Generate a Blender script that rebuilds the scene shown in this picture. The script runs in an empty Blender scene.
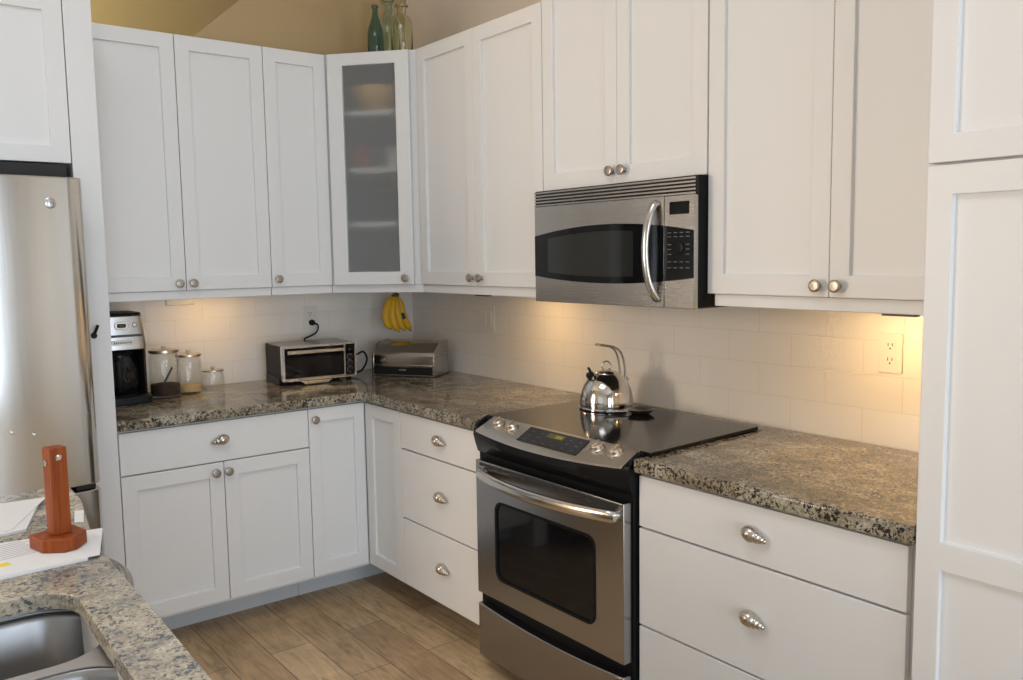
import bpy, bmesh, math, random
from mathutils import Vector, Matrix
from mathutils.geometry import tessellate_polygon
random.seed(7)
S = bpy.context.scene
C = S.collection
R = math.radians

# ------------------------------------------------------------------ camera
cam_d = bpy.data.cameras.new('camera'); cam = bpy.data.objects.new('camera', cam_d); C.objects.link(cam)
cam_d.sensor_width = 36.0; cam_d.lens = 854.43 / 1023 * 36.0; cam_d.clip_start = 0.02
r_ = Vector((0.79047842, -0.61229449, -0.0154702)); u_ = Vector((0.07274318, 0.06877316, 0.99497672)); f_ = Vector((0.60815484, 0.78763298, -0.09890395))
cam.matrix_world = Matrix(((r_.x, u_.x, -f_.x, -2.40601), (r_.y, u_.y, -f_.y, -3.98835), (r_.z, u_.z, -f_.z, 1.497424), (0, 0, 0, 1)))
S.camera = cam
# ------------------------------------------------------------------ exposure, world, daylight
S.view_settings.view_transform = 'Standard'
try: S.view_settings.look = 'None'
except Exception: pass
S.view_settings.gamma = 1.0; S.view_settings.use_curve_mapping = False
S.view_settings.exposure = 0.0
W = bpy.data.worlds.new('world'); S.world = W; W.use_nodes = True
W.node_tree.nodes['Background'].inputs[0].default_value = (0.80, 0.90, 1.0, 1)
W.node_tree.nodes['Background'].inputs[1].default_value = 0.6

def area(name, loc, target, sx, sy, power, col, parent=None):
    d = bpy.data.lights.new(name, 'AREA'); d.shape = 'RECTANGLE'; d.size = sx; d.size_y = sy; d.energy = power; d.color = col
    o = bpy.data.objects.new(name, d); C.objects.link(o)
    o.location = loc
    dv = Vector(target) - Vector(loc); o.rotation_euler = dv.to_track_quat('-Z', 'Y').to_euler()
    if parent:
        o.parent = parent; o.location = Vector(loc) - parent.location
    return o
# daylight outside the windows of the room (behind the camera and at its left)
area('daylight_behind_a', (-3.55, -7.35, 1.25), (-3.55, 0, 1.15), 1.5, 2.3, 60, (0.735, 0.86, 1.0))
area('daylight_behind_b', (-1.45, -7.35, 1.25), (-1.45, 0, 1.15), 1.5, 2.3, 76, (0.735, 0.86, 1.0))
area('daylight_left_a', (-5.35, -0.35, 1.45), (0, -0.35, 1.35), 1.3, 1.9, 118, (1.0, 0.82, 0.64))
area('daylight_left_b', (-5.35, -3.6, 1.55), (0, -3.6, 1.55), 2.2, 1.8, 3, (1.0, 0.83, 0.66))
area('skylight', (-2.5, -2.6, 3.60), (-2.5, -2.6, 0), 1.3, 1.3, 24, (0.92, 0.96, 1.0))

# ------------------------------------------------------------------ materials
def nodes(name):
    m = bpy.data.materials.new(name); m.use_nodes = True
    nt = m.node_tree
    return m, nt, nt.nodes['Principled BSDF']
def N(nt, t, **kw):
    n = nt.nodes.new(t)
    for k, v in kw.items(): setattr(n, k, v)
    return n
def L(nt, a, b): nt.links.new(a, b)
def coords(nt, scale=(1, 1, 1), kind='Object', loc=(0, 0, 0)):
    t = N(nt, 'ShaderNodeTexCoord'); mp = N(nt, 'ShaderNodeMapping')
    mp.inputs['Scale'].default_value = scale; mp.inputs['Location'].default_value = loc
    L(nt, t.outputs[kind], mp.inputs[0]); return mp.outputs[0]
def noise(nt, vec, scale, detail=4, rough=0.55, dist=0.0):
    n = N(nt, 'ShaderNodeTexNoise'); n.inputs['Scale'].default_value = scale; n.inputs['Detail'].default_value = detail
    n.inputs['Roughness'].default_value = rough; n.inputs['Distortion'].default_value = dist
    L(nt, vec, n.inputs['Vector']); return n
def ramp(nt, fac, stops, interp='LINEAR'):
    n = N(nt, 'ShaderNodeValToRGB'); n.color_ramp.interpolation = interp
    e = n.color_ramp.elements
    while len(e) < len(stops): e.new(0.5)
    for i, (p, c) in enumerate(stops):
        e[i].position = p; e[i].color = (c[0], c[1], c[2], 1) if not isinstance(c, (int, float)) else (c, c, c, 1)
    L(nt, fac, n.inputs[0]); return n.outputs[0]
def mix(nt, fac, a, b, mode='MIX'):
    n = N(nt, 'ShaderNodeMix'); n.data_type = 'RGBA'; n.blend_type = mode
    if isinstance(fac, (int, float)): n.inputs[0].default_value = fac
    else: L(nt, fac, n.inputs[0])
    for i, v in ((6, a), (7, b)):
        if isinstance(v, tuple): n.inputs[i].default_value = (*v, 1) if len(v) == 3 else v
        else: L(nt, v, n.inputs[i])
    return n.outputs[2]
def bump(nt, h, p, strength=0.1, dist=0.01):
    b = N(nt, 'ShaderNodeBump'); b.inputs['Strength'].default_value = strength; b.inputs['Distance'].default_value = dist
    L(nt, h, b.inputs['Height']); L(nt, b.outputs[0], p.inputs['Normal'])
def simple(name, col, rough=0.5, metal=0.0, bscale=0, bstr=0.05, var=0.0, coat=0.0, spec=None):
    m, nt, p = nodes(name)
    p.inputs['Base Color'].default_value = (*col, 1); p.inputs['Roughness'].default_value = rough; p.inputs['Metallic'].default_value = metal
    if coat: p.inputs['Coat Weight'].default_value = coat; p.inputs['Coat Roughness'].default_value = 0.08
    v = coords(nt)
    n = noise(nt, v, bscale or 40)
    if var:
        L(nt, mix(nt, n.outputs[0], tuple(c * (1 - var) for c in col), tuple(min(1, c * (1 + var)) for c in col)), p.inputs['Base Color'])
    if bscale: bump(nt, n.outputs[0], p, bstr, 0.002)
    if spec is not None: p.inputs['Specular IOR Level'].default_value = spec
    return m
def steel(name, col=(0.60, 0.58, 0.55), rough=0.27, stretch=(1, 1, 120), bstr=0.05, aniso=0.0):
    m, nt, p = nodes(name)
    p.inputs['Metallic'].default_value = 1.0
    v = coords(nt, stretch)
    n = noise(nt, v, 6, 3, 0.6)
    L(nt, mix(nt, n.outputs[0], tuple(c * .93 for c in col), tuple(c * 1.05 for c in col)), p.inputs['Base Color'])
    rr = N(nt, 'ShaderNodeMapRange'); rr.inputs[3].default_value = rough * .8; rr.inputs[4].default_value = rough * 1.2
    L(nt, n.outputs[0], rr.inputs[0]); L(nt, rr.outputs[0], p.inputs['Roughness'])
    if bstr: bump(nt, n.outputs[0], p, bstr, 0.001)
    return m
def glass(name, col, rough=0.0, ior=1.45, trans=1.0):
    m, nt, p = nodes(name)
    p.inputs['Base Color'].default_value = (*col, 1); p.inputs['Transmission Weight'].default_value = trans
    p.inputs['Roughness'].default_value = rough; p.inputs['IOR'].default_value = ior
    return m
def thin_glass(name, col, refl=0.12):
    # thin clear glass: mostly see-through with a glossy sheen
    m, nt, p = nodes(name)
    out = nt.nodes['Material Output']
    t = N(nt, 'ShaderNodeBsdfTransparent'); t.inputs[0].default_value = (*col, 1)
    g = N(nt, 'ShaderNodeBsdfGlossy'); g.inputs['Roughness'].default_value = 0.06; g.inputs[0].default_value = (0.9, 0.92, 0.92, 1)
    lw = N(nt, 'ShaderNodeLayerWeight'); lw.inputs[0].default_value = 0.35
    mr = N(nt, 'ShaderNodeMapRange'); mr.inputs[3].default_value = refl; mr.inputs[4].default_value = 0.45
    L(nt, lw.outputs['Facing'], mr.inputs[0])
    ms = N(nt, 'ShaderNodeMixShader'); L(nt, mr.outputs[0], ms.inputs[0]); L(nt, t.outputs[0], ms.inputs[1]); L(nt, g.outputs[0], ms.inputs[2])
    L(nt, ms.outputs[0], out.inputs[0]); return m

M = {}
M['white'] = simple('white_painted_wood', (0.795, 0.792, 0.785), 0.42)
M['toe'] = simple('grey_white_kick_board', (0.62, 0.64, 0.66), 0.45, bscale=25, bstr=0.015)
M['plastic_white'] = simple('white_plastic', (0.80, 0.78, 0.72), 0.35, bscale=30, bstr=0.01)
M['black'] = simple('black_enamel', (0.012, 0.012, 0.013), 0.25, bscale=60, bstr=0.0, spec=0.08)
M['blackp'] = simple('black_plastic', (0.015, 0.015, 0.016), 0.42, bscale=90, bstr=0.01, spec=0.2)
M['dark'] = simple('dark_cavity', (0.02, 0.02, 0.02), 0.7, bscale=40, bstr=0.02)
M['grey'] = simple('dark_grey_metal', (0.055, 0.055, 0.058), 0.38, 0.3, bscale=60, bstr=0.02)
M['bglass'] = simple('black_glass', (0.006, 0.006, 0.007), 0.05, spec=0.35)
M['cooktop'] = simple('black_ceramic_glass', (0.010, 0.009, 0.009), 0.09, spec=0.32)
M['steelp'] = steel('pale_brushed_steel', (0.54, 0.505, 0.455), 0.30, (1.5, 1.5, 120), 0.0)
M['charcoal'] = simple('charcoal_metal', (0.030, 0.030, 0.034), 0.55, spec=0.12)
M['pull'] = steel('bright_satin_nickel', (0.60, 0.55, 0.49), 0.27, (1, 1, 1), 0.0)
M['steel'] = steel('brushed_steel', (0.48, 0.46, 0.43), 0.26, (1.5, 1.5, 120), 0.0)
M['steelh'] = steel('brushed_steel_sideways', (0.37, 0.37, 0.375), 0.24, (1.5, 1.5, 120), 0.0)
M['steelk'] = steel('dark_brushed_steel', (0.20, 0.19, 0.175), 0.22, (1.5, 1.5, 120), 0.0)
M['steelf'] = steel('refrigerator_steel', (0.58, 0.57, 0.55), 0.15, (60, 60, 0.6), 0.012)
M['steelr'] = steel('roll_top_steel', (0.50, 0.47, 0.44), 0.16, (1.5, 1.5, 200), 0.0)
M['chrome'] = steel('polished_steel', (0.70, 0.68, 0.65), 0.09, (1, 1, 1), 0.0)
M['satin'] = steel('satin_steel', (0.62, 0.60, 0.57), 0.2, (1, 1, 60), 0.0)
M['nickel'] = steel('satin_nickel', (0.40, 0.36, 0.32), 0.36, (40, 40, 40), 0.06)
M['nickel_l'] = steel('pale_satin_nickel', (0.62, 0.56, 0.49), 0.33, (1, 1, 1), 0.0)
M['silver'] = steel('silver_plastic', (0.58, 0.58, 0.58), 0.30, (1, 1, 1), 0.0)
M['sink_rim'] = steel('satin_sink_rim', (0.62, 0.62, 0.62), 0.45, (1, 60, 1), 0.0)
M['sink'] = steel('sink_steel', (0.36, 0.36, 0.36), 0.34, (1, 60, 1), 0.02)
M['wall'] = simple('tan_wall_paint', (0.50, 0.365, 0.19), 0.7, bscale=120, bstr=0.02)
M['wall_cool_lit'] = simple('tan_wall_paint_cool_lit', (0.74, 0.645, 0.54), 0.7, bscale=120, bstr=0.02)  # same tan paint; the cooler light on the right wall is put into the colour
M['ceil'] = simple('white_ceiling_paint', (0.78, 0.77, 0.74), 0.8, bscale=90, bstr=0.05)
M['roomwall'] = simple('pale_wall_paint', (0.62, 0.57, 0.49), 0.7, bscale=90, bstr=0.04)
M['wood_post'] = None
M['paper'] = simple('white_paper', (0.80, 0.81, 0.83), 0.7, bscale=40, bstr=0.03)
M['ink'] = simple('grey_ink', (0.42, 0.43, 0.45), 0.7)
M['yellow_ink'] = simple('yellow_ink', (0.85, 0.68, 0.06), 0.7)
M['banana'] = simple('banana_skin', (0.80, 0.47, 0.03), 0.5, bscale=18, bstr=0.05, var=0.18)
M['bstem'] = simple('banana_stem', (0.13, 0.09, 0.03), 0.7, bscale=60, bstr=0.1)
M['coffee'] = simple('ground_coffee', (0.035, 0.018, 0.010), 0.9, bscale=300, bstr=0.6, var=0.5)
M['sugar'] = simple('golden_sugar', (0.66, 0.46, 0.22), 0.85, bscale=300, bstr=0.4, var=0.1)
M['clear'] = thin_glass('clear_jar_glass', (0.95, 0.965, 0.965), 0.05)
M['teal'] = glass('teal_bottle_glass', (0.36, 0.56, 0.56), 0.05)
M['sea'] = glass('seagreen_bottle_glass', (0.74, 0.86, 0.80), 0.05)
M['olive'] = glass('pale_olive_bottle_glass', (0.88, 0.90, 0.76), 0.06)
M['frost'] = glass('frosted_glass', (0.92, 0.93, 0.92), 0.52, 1.35, 0.91)
M['tanbowl'] = simple('tan_ceramic', (0.72, 0.43, 0.17), 0.4, bscale=30, bstr=0.03)
M['redcup'] = simple('red_ceramic', (0.34, 0.10, 0.09), 0.4)
M['whitecup'] = simple('white_ceramic', (0.72, 0.70, 0.68), 0.3)
M['greyware'] = simple('grey_ceramic', (0.10, 0.10, 0.11), 0.4)
M['amber'] = simple('amber_display', (0.07, 0.065, 0.01), 0.3)
M['greyprint'] = simple('grey_print', (0.11, 0.11, 0.12), 0.5)
M['lcd'] = simple('grey_lcd', (0.16, 0.18, 0.17), 0.3)
def emis(name, col, s):
    m, nt, p = nodes(name)
    p.inputs['Base Color'].default_value = (*col, 1); p.inputs['Emission Color'].default_value = (*col, 1); p.inputs['Emission Strength'].default_value = s
    return m
M['lens'] = emis('lamp_lens', (1.0, 0.72, 0.36), 1.2)
M['amber_lit'] = emis('lit_clock_digits', (0.40, 0.32, 0.02), 0.10)

def make_tile(name, axis):
    m, nt, p = nodes(name)
    t = N(nt, 'ShaderNodeTexCoord'); s = N(nt, 'ShaderNodeSeparateXYZ'); L(nt, t.outputs['Object'], s.inputs[0])
    def lin(sock, k, c):
        n = N(nt, 'ShaderNodeMath', operation='MULTIPLY_ADD'); L(nt, sock, n.inputs[0]); n.inputs[1].default_value = k; n.inputs[2].default_value = c
        return n.outputs[0]
    U = lin(s.outputs[1], -1, -0.11 + 0.125) if axis == 'y' else lin(s.outputs[0], 1, 0.126 - 0.008)
    V = lin(s.outputs[2], 1, -0.914)
    cb = N(nt, 'ShaderNodeCombineXYZ'); L(nt, U, cb.inputs[0]); L(nt, V, cb.inputs[1])
    b = N(nt, 'ShaderNodeTexBrick'); b.offset = 0.5; b.offset_frequency = 2; b.squash = 1
    b.inputs['Scale'].default_value = 1; b.inputs['Brick Width'].default_value = 0.25 if axis == 'y' else 0.252; b.inputs['Row Height'].default_value = 0.1045
    b.inputs['Mortar Size'].default_value = 0.0016; b.inputs['Mortar Smooth'].default_value = 0.3; b.inputs['Bias'].default_value = 0
    b.inputs['Color1'].default_value = (0.88, 0.84, 0.785, 1); b.inputs['Color2'].default_value = (0.865, 0.825, 0.77, 1); b.inputs['Mortar'].default_value = (0.80, 0.74, 0.64, 1)
    L(nt, cb.outputs[0], b.inputs['Vector'])
    L(nt, b.outputs['Color'], p.inputs['Base Color'])
    p.inputs['Roughness'].default_value = 0.16
    inv = N(nt, 'ShaderNodeMath', operation='SUBTRACT'); inv.inputs[0].default_value = 1; L(nt, b.outputs['Fac'], inv.inputs[1])
    n = noise(nt, cb.outputs[0], 9, 2)
    ad = N(nt, 'ShaderNodeMath', operation='MULTIPLY_ADD'); L(nt, n.outputs[0], ad.inputs[0]); ad.inputs[1].default_value = 0.5; L(nt, inv.outputs[0], ad.inputs[2])
    bump(nt, ad.outputs[0], p, 0.35, 0.0015)
    return m
M['tile_r'] = make_tile('white_subway_tile_right', 'y'); M['tile_l'] = make_tile('white_subway_tile_back', 'x')

def make_granite(name, cols, fleck, streak=(1, 1, 1), rough=0.13, fscale=95, fthr=0.60):
    m, nt, p = nodes(name)
    v = coords(nt, streak)
    a = noise(nt, v, 9, 5, 0.62, 0.6)
    big = ramp(nt, a.outputs[0], [(0.30, cols[0]), (0.47, cols[1]), (0.60, cols[2]), (0.74, cols[3])])
    v2 = coords(nt, (1, 1, 1))
    b = noise(nt, v2, 130, 3, 0.6)
    vo = N(nt, 'ShaderNodeTexVoronoi'); vo.inputs['Scale'].default_value = 190; L(nt, v2, vo.inputs['Vector'])
    grain = ramp(nt, vo.outputs['Color'], [(0.0, 0.62), (0.5, 1.0), (1.0, 1.3)])
    c1 = mix(nt, 1.0, big, grain, 'MULTIPLY')
    f = noise(nt, v2, fscale, 3, 0.7, 0.3)
    f2 = noise(nt, v2, 14, 3, 0.6)
    sm = N(nt, 'ShaderNodeMath', operation='MULTIPLY_ADD'); L(nt, f2.outputs[0], sm.inputs[0]); sm.inputs[1].default_value = 0.28; L(nt, f.outputs[0], sm.inputs[2])
    fm = ramp(nt, sm.outputs[0], [(fthr + 0.14 - 0.03, 0.0), (fthr + 0.14 + 0.03, 1.0)])
    c2 = mix(nt, fm, c1, fleck)
    lt = ramp(nt, b.outputs[0], [(0.60, 0.0), (0.70, 0.55)])
    c3 = mix(nt, lt, c2, cols[3])
    L(nt, c3, p.inputs['Base Color']); p.inputs['Roughness'].default_value = rough
    return m
M['granite'] = make_granite('brown_speckled_granite', [(0.15, 0.125, 0.09), (0.28, 0.23, 0.155), (0.39, 0.345, 0.255), (0.54, 0.52, 0.43)], (0.024, 0.024, 0.025), (1.0, 0.8, 1.0), fscale=115, fthr=0.53)
M['island_granite'] = make_granite('pale_speckled_granite', [(0.22, 0.22, 0.22), (0.42, 0.37, 0.29), (0.55, 0.49, 0.38), (0.62, 0.60, 0.55)], (0.10, 0.11, 0.13), fscale=105, fthr=0.57, rough=0.16)

def make_floor():
    m, nt, p = nodes('brown_wood_planks')
    t = N(nt, 'ShaderNodeTexCoord'); s = N(nt, 'ShaderNodeSeparateXYZ'); L(nt, t.outputs['Object'], s.inputs[0])
    cb = N(nt, 'ShaderNodeCombineXYZ'); L(nt, s.outputs[1], cb.inputs[0])
    n0 = N(nt, 'ShaderNodeMath', operation='ADD'); L(nt, s.outputs[0], n0.inputs[0]); n0.inputs[1].default_value = 8.12; L(nt, n0.outputs[0], cb.inputs[1])
    b = N(nt, 'ShaderNodeTexBrick'); b.offset = 0.37; b.offset_frequency = 2
    b.inputs['Scale'].default_value = 1; b.inputs['Brick Width'].default_value = 0.95; b.inputs['Row Height'].default_value = 0.16
    b.inputs['Mortar Size'].default_value = 0.0016; b.inputs['Mortar Smooth'].default_value = 0.2; b.inputs['Bias'].default_value = 0
    b.inputs['Color1'].default_value = (0.40, 0.265, 0.142, 1); b.inputs['Color2'].default_value = (0.54, 0.385, 0.22, 1); b.inputs['Mortar'].default_value = (0.05, 0.032, 0.02, 1)
    L(nt, cb.outputs[0], b.inputs['Vector'])
    g = noise(nt, coords(nt, (9, 1.1, 1)), 3.2, 8, 0.68, 1.8)
    gr = ramp(nt, g.outputs[0], [(0.24, 0.38), (0.38, 0.74), (0.50, 1.0), (0.76, 1.28)])
    g2 = noise(nt, coords(nt, (1, 1, 1)), 5.0, 4, 0.6, 0.5)
    gr2 = ramp(nt, g2.outputs[0], [(0.3, 0.85), (0.7, 1.2)])
    c = mix(nt, 1.0, b.outputs['Color'], gr, 'MULTIPLY'); c = mix(nt, 1.0, c, gr2, 'MULTIPLY')
    L(nt, c, p.inputs['Base Color']); p.inputs['Roughness'].default_value = 0.42
    inv = N(nt, 'ShaderNodeMath', operation='SUBTRACT'); L(nt, g.outputs[0], inv.inputs[0]); L(nt, b.outputs['Fac'], inv.inputs[1])
    bump(nt, inv.outputs[0], p, 0.2, 0.002)
    return m
M['floor'] = make_floor()
def make_post():
    m, nt, p = nodes('reddish_stained_wood')
    g = noise(nt, coords(nt, (14, 14, 1.1)), 5, 5, 0.6, 0.8)
    L(nt, ramp(nt, g.outputs[0], [(0.25, (0.14, 0.022, 0.004)), (0.5, (0.27, 0.055, 0.007)), (0.75, (0.36, 0.088, 0.013))]), p.inputs['Base Color'])
    p.inputs['Roughness'].default_value = 0.5; p.inputs['Specular IOR Level'].default_value = 0.3; return m
M['wood_post'] = make_post()

# ------------------------------------------------------------------ mesh helpers
class MB:
    def __init__(s): s.bm = bmesh.new(); s.X = Matrix.Identity(4)
    def v(s, p): return s.bm.verts.new(s.X @ Vector(p))
    def face(s, vs):
        try: return s.bm.faces.new(vs)
        except ValueError: return None
    def box(s, x0, x1, y0, y1, z0, z1):
        a = [s.v((x, y, z)) for z in (z0, z1) for y in (y0, y1) for x in (x0, x1)]
        for q in ((0, 2, 3, 1), (4, 5, 7, 6), (0, 1, 5, 4), (2, 6, 7, 3), (0, 4, 6, 2), (1, 3, 7, 5)): s.face([a[i] for i in q])
        return s
    def prism(s, poly, z0, z1, holes=(), mat=None, top=None):
        """polygon in local xy, extruded local z0..z1; top: optional other polygon for the upper end"""
        mt = mat or Matrix.Identity(4)
        loops = [list(poly)] + [list(h) for h in holes]
        tl = [list(top)] + [list(h) for h in holes] if top else loops
        lo = [[s.v(mt @ Vector((x, y, z0))) for x, y in lp] for lp in loops]
        hi = [[s.v(mt @ Vector((x, y, z1))) for x, y in lp] for lp in tl]
        for a, b in zip(lo, hi):
            n = len(a)
            for i in range(n): s.face([a[i], a[(i + 1) % n], b[(i + 1) % n], b[i]])
        if holes:
            tri = tessellate_polygon([[Vector((x, y, 0)) for x, y in lp] for lp in loops])
            fl = [v for l in lo for v in l]; fh = [v for l in hi for v in l]
            for t in tri: s.face([fl[i] for i in t]); s.face([fh[i] for i in reversed(t)])
        else:
            s.face(list(reversed(lo[0]))); s.face(hi[0])
        return s
    def lathe(s, prof, mat=None, n=32, sx=1, sy=1, a0=0, a1=None):
        mt = mat or Matrix.Identity(4)
        rings = []
        for r, z in prof:
            if r < 1e-6: rings.append([s.v(mt @ Vector((0, 0, z)))])
            else: rings.append([s.v(mt @ Vector((sx * r * math.cos(2 * math.pi * i / n), sy * r * math.sin(2 * math.pi * i / n), z))) for i in range(n)])
        for a, b in zip(rings, rings[1:]):
            if len(a) == 1 and len(b) == 1: continue
            for i in range(n):
                j = (i + 1) % n
                if len(a) == 1: s.face([a[0], b[j], b[i]])
                elif len(b) == 1: s.face([a[i], a[j], b[0]])
                else: s.face([a[i], a[j], b[j], b[i]])
        return s
    def cap(s, prof, *a, **k):   # closed solid of revolution
        p = list(prof)
        if p[0][0] > 1e-6: p = [(0, p[0][1])] + p
        if p[-1][0] > 1e-6: p = p + [(0, p[-1][1])]
        return s.lathe(p, *a, **k)
    def tube(s, pts, r, n=10, sq=1.0, closed=False):
        P = [Vector(p) for p in pts]; k = len(P)
        rad = r if isinstance(r, (list, tuple)) else [r] * k
        rings = []; prev = None
        for i, p in enumerate(P):
            t = (P[(i + 1) % k] - P[i - 1]) if closed else (P[min(i + 1, k - 1)] - P[max(i - 1, 0)])
            t.normalize()
            if prev is None:
                ref = Vector((0, 0, 1)) if abs(t.z) < 0.9 else Vector((1, 0, 0))
                a = ref - t * ref.dot(t)
            else: a = prev - t * prev.dot(t)
            a.normalize(); prev = a; b = t.cross(a)
            rings.append([s.v(p + a * (rad[i] * math.cos(2 * math.pi * j / n)) + b * (rad[i] * sq * math.sin(2 * math.pi * j / n))) for j in range(n)])
        m = k if closed else k - 1
        for i in range(m):
            A, B = rings[i], rings[(i + 1) % k]
            for j in range(n): s.face([A[j], A[(j + 1) % n], B[(j + 1) % n], B[j]])
        if not closed: s.face(list(reversed(rings[0]))); s.face(rings[-1])
        return s
def spline(pts, n=8):
    P = [Vector(p) for p in pts]; out = []
    for i in range(len(P) - 1):
        p0, p1, p2, p3 = P[max(i - 1, 0)], P[i], P[i + 1], P[min(i + 2, len(P) - 1)]
        for k in range(n):
            t = k / n
            out.append(0.5 * ((2 * p1) + (p2 - p0) * t + (2 * p0 - 5 * p1 + 4 * p2 - p3) * t * t + (3 * p1 - p0 - 3 * p2 + p3) * t ** 3))
    out.append(P[-1]); return out
def rrect(x0, x1, y0, y1, r, n=6):
    out = []
    for cx, cy, a in ((x1 - r, y1 - r, 0), (x0 + r, y1 - r, 90), (x0 + r, y0 + r, 180), (x1 - r, y0 + r, 270)):
        for i in range(n + 1):
            t = R(a + 90 * i / n); out.append((cx + r * math.cos(t), cy + r * math.sin(t)))
    return out
def T(x, y, z): return Matrix.Translation((x, y, z))
def RZ(d): return Matrix.Rotation(R(d), 4, 'Z')
# local xy plane standing upright: plate facing -x (u runs to -y, v up) and plate facing -y (u runs to +x, v up)
FX = Matrix(((0, 0, -1, 0), (-1, 0, 0, 0), (0, 1, 0, 0), (0, 0, 0, 1)))   # (u,v,d) -> (-d,-u,v)
FY = Matrix(((1, 0, 0, 0), (0, 0, -1, 0), (0, 1, 0, 0), (0, 0, 0, 1)))    # (u,v,d) -> (u,-d,v)
WM = {}
def root_of(o):
    while o.parent: o = o.parent
    return o
def finish(name, mb, mat, parent=None, bevel=0.0, seg=2, smooth=True, ang=35, local=False):
    bm = mb.bm
    bmesh.ops.remove_doubles(bm, verts=bm.verts, dist=1e-6)
    bmesh.ops.recalc_face_normals(bm, faces=bm.faces)
    me = bpy.data.meshes.new(name); bm.to_mesh(me); bm.free()
    me.materials.append(mat)
    o = bpy.data.objects.new(name, me); C.objects.link(o)
    if smooth:
        me.polygons.foreach_set('use_smooth', [True] * len(me.polygons)); me.set_sharp_from_angle(angle=R(ang))
    if bevel:
        b = o.modifiers.new('bevel', 'BEVEL'); b.width = bevel; b.segments = seg; b.limit_method = 'ANGLE'; b.angle_limit = R(30)
        b.harden_normals = False
    if parent:
        o.parent = parent
        rt = root_of(parent)
        if not local and rt.name in WM: me.transform(WM[rt.name].inverted())
    return o
def tag(o, label, cat, group=None):
    o['label'] = label; o['category'] = cat
    if group: o['group'] = group
    return o
def thing(name, label, cat, loc=(0, 0, 0), rotz=0, group=None):
    o = bpy.data.objects.new(name, None); C.objects.link(o); o.empty_display_size = 0.1
    o.location = loc; o.rotation_euler = (0, 0, R(rotz))
    WM[o.name] = T(*loc) @ RZ(rotz)
    return tag(o, label, cat, group)
def struct(name, mb, mat, **k):
    o = finish(name, mb, mat, **k); o['kind'] = 'structure'; return o
def solo(name, mb, mat, label, cat, loc, group=None, **k):
    """a thing that is one mesh: origin moved to its base"""
    o = finish(name, mb, mat, **k); o.data.transform(T(*loc).inverted()); o.location = loc
    return tag(o, label, cat, group)

# ------------------------------------------------------------------ room shell
struct('floor', MB().prism([(-5.3, -7.3), (0.1, -7.3), (0.1, 0.0), (2.6, 0.0), (2.6, 2.6), (-5.3, 2.6)], -0.05, 0), M['floor'], smooth=False)
mb = MB()
mb.prism([(-5.3, 0), (0.1, 0), (0.1, 3.5), (0.0, 3.46), (-0.881, 2.69), (-0.98, 2.605), (-1.096, 2.503), (-1.20, 2.40), (-5.3, 2.40)], -0.11, -0.008, mat=FY)
struct('wall_back', mb, M['wall'], smooth=False)
struct('wall_right', MB().box(0.008, 0.1, -7.3, -0.002, 0, 3.6), M['wall_cool_lit'], smooth=False)
struct('wall_far', MB().box(-5.3, 2.6, 2.5, 2.6, 0, 3.6), M['wall'], smooth=False)
struct('wall_side', MB().box(2.5, 2.6, 0.0, 2.5, 0, 3.6), M['wall'], smooth=False)
mb = MB(); mb.prism([(-5.3, -7.3), (0.1, -7.3), (0.1, 0.0), (2.6, 0.0), (2.6, 2.6), (-5.3, 2.6)], 3.5, 3.58, holes=[[(-3.15, -3.25), (-1.85, -3.25), (-1.85, -1.95), (-3.15, -1.95)]])
struct('ceiling', mb, M['ceil'], smooth=False)   # with a skylight opening
mb = MB()   # behind the camera, two window openings
mb.prism([(-5.3, 0), (0.1, 0), (0.1, 3.6), (-5.3, 3.6)], 7.2, 7.3, holes=[[(-4.35, .15), (-2.75, .15), (-2.75, 2.55), (-4.35, 2.55)], [(-2.25, .15), (-0.65, .15), (-0.65, 2.55), (-2.25, 2.55)]], mat=FY)
struct('wall_front', mb, M['roomwall'], smooth=False)
mb = MB()   # left wall, two window openings
mb.prism([(-2.6, 0), (7.3, 0), (7.3, 3.6), (-2.6, 3.6)], 5.2, 5.3, holes=[[(-.35, .65), (1.05, .65), (1.05, 2.45), (-.35, 2.45)], [(2.45, .65), (4.75, .65), (4.75, 2.45), (2.45, 2.45)]], mat=FX)
struct('wall_left', mb, M['roomwall'], smooth=False)
def win(name, mat, u0, u1, d, z0=.652, z1=2.448):
    mb = MB(); u0 += .002; u1 -= .002
    w = .06; um = (u0 + u1) / 2
    mb.X = mat
    mb.prism([(u0, z0), (u1, z0), (u1, z1), (u0, z1)], d, d + .05, holes=[[(u0 + w, z0 + w), (um - .02, z0 + w), (um - .02, z1 - w), (u0 + w, z1 - w)], [(um + .02, z0 + w), (u1 - w, z0 + w), (u1 - w, z1 - w), (um + .02, z1 - w)]])
    struct(name, mb, M['white'], smooth=False)
win('window_1', FY, -4.35, -2.75, 7.22, .152, 2.548); win('window_2', FY, -2.25, -0.65, 7.22, .152, 2.548)
win('window_3', FX, -.35, 1.05, 5.22); win('window_4', FX, 2.45, 4.75, 5.22)
# tiled backsplash on both walls
struct('wall_tile_back', MB().box(-1.66, 0.0, 0.0, 0.008, 0.90, 1.40), M['tile_l'], smooth=False)
struct('wall_tile_right', MB().box(0.0, 0.008, -3.14, 0.0, 0.90, 1.40), M['tile_r'], smooth=False)

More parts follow.
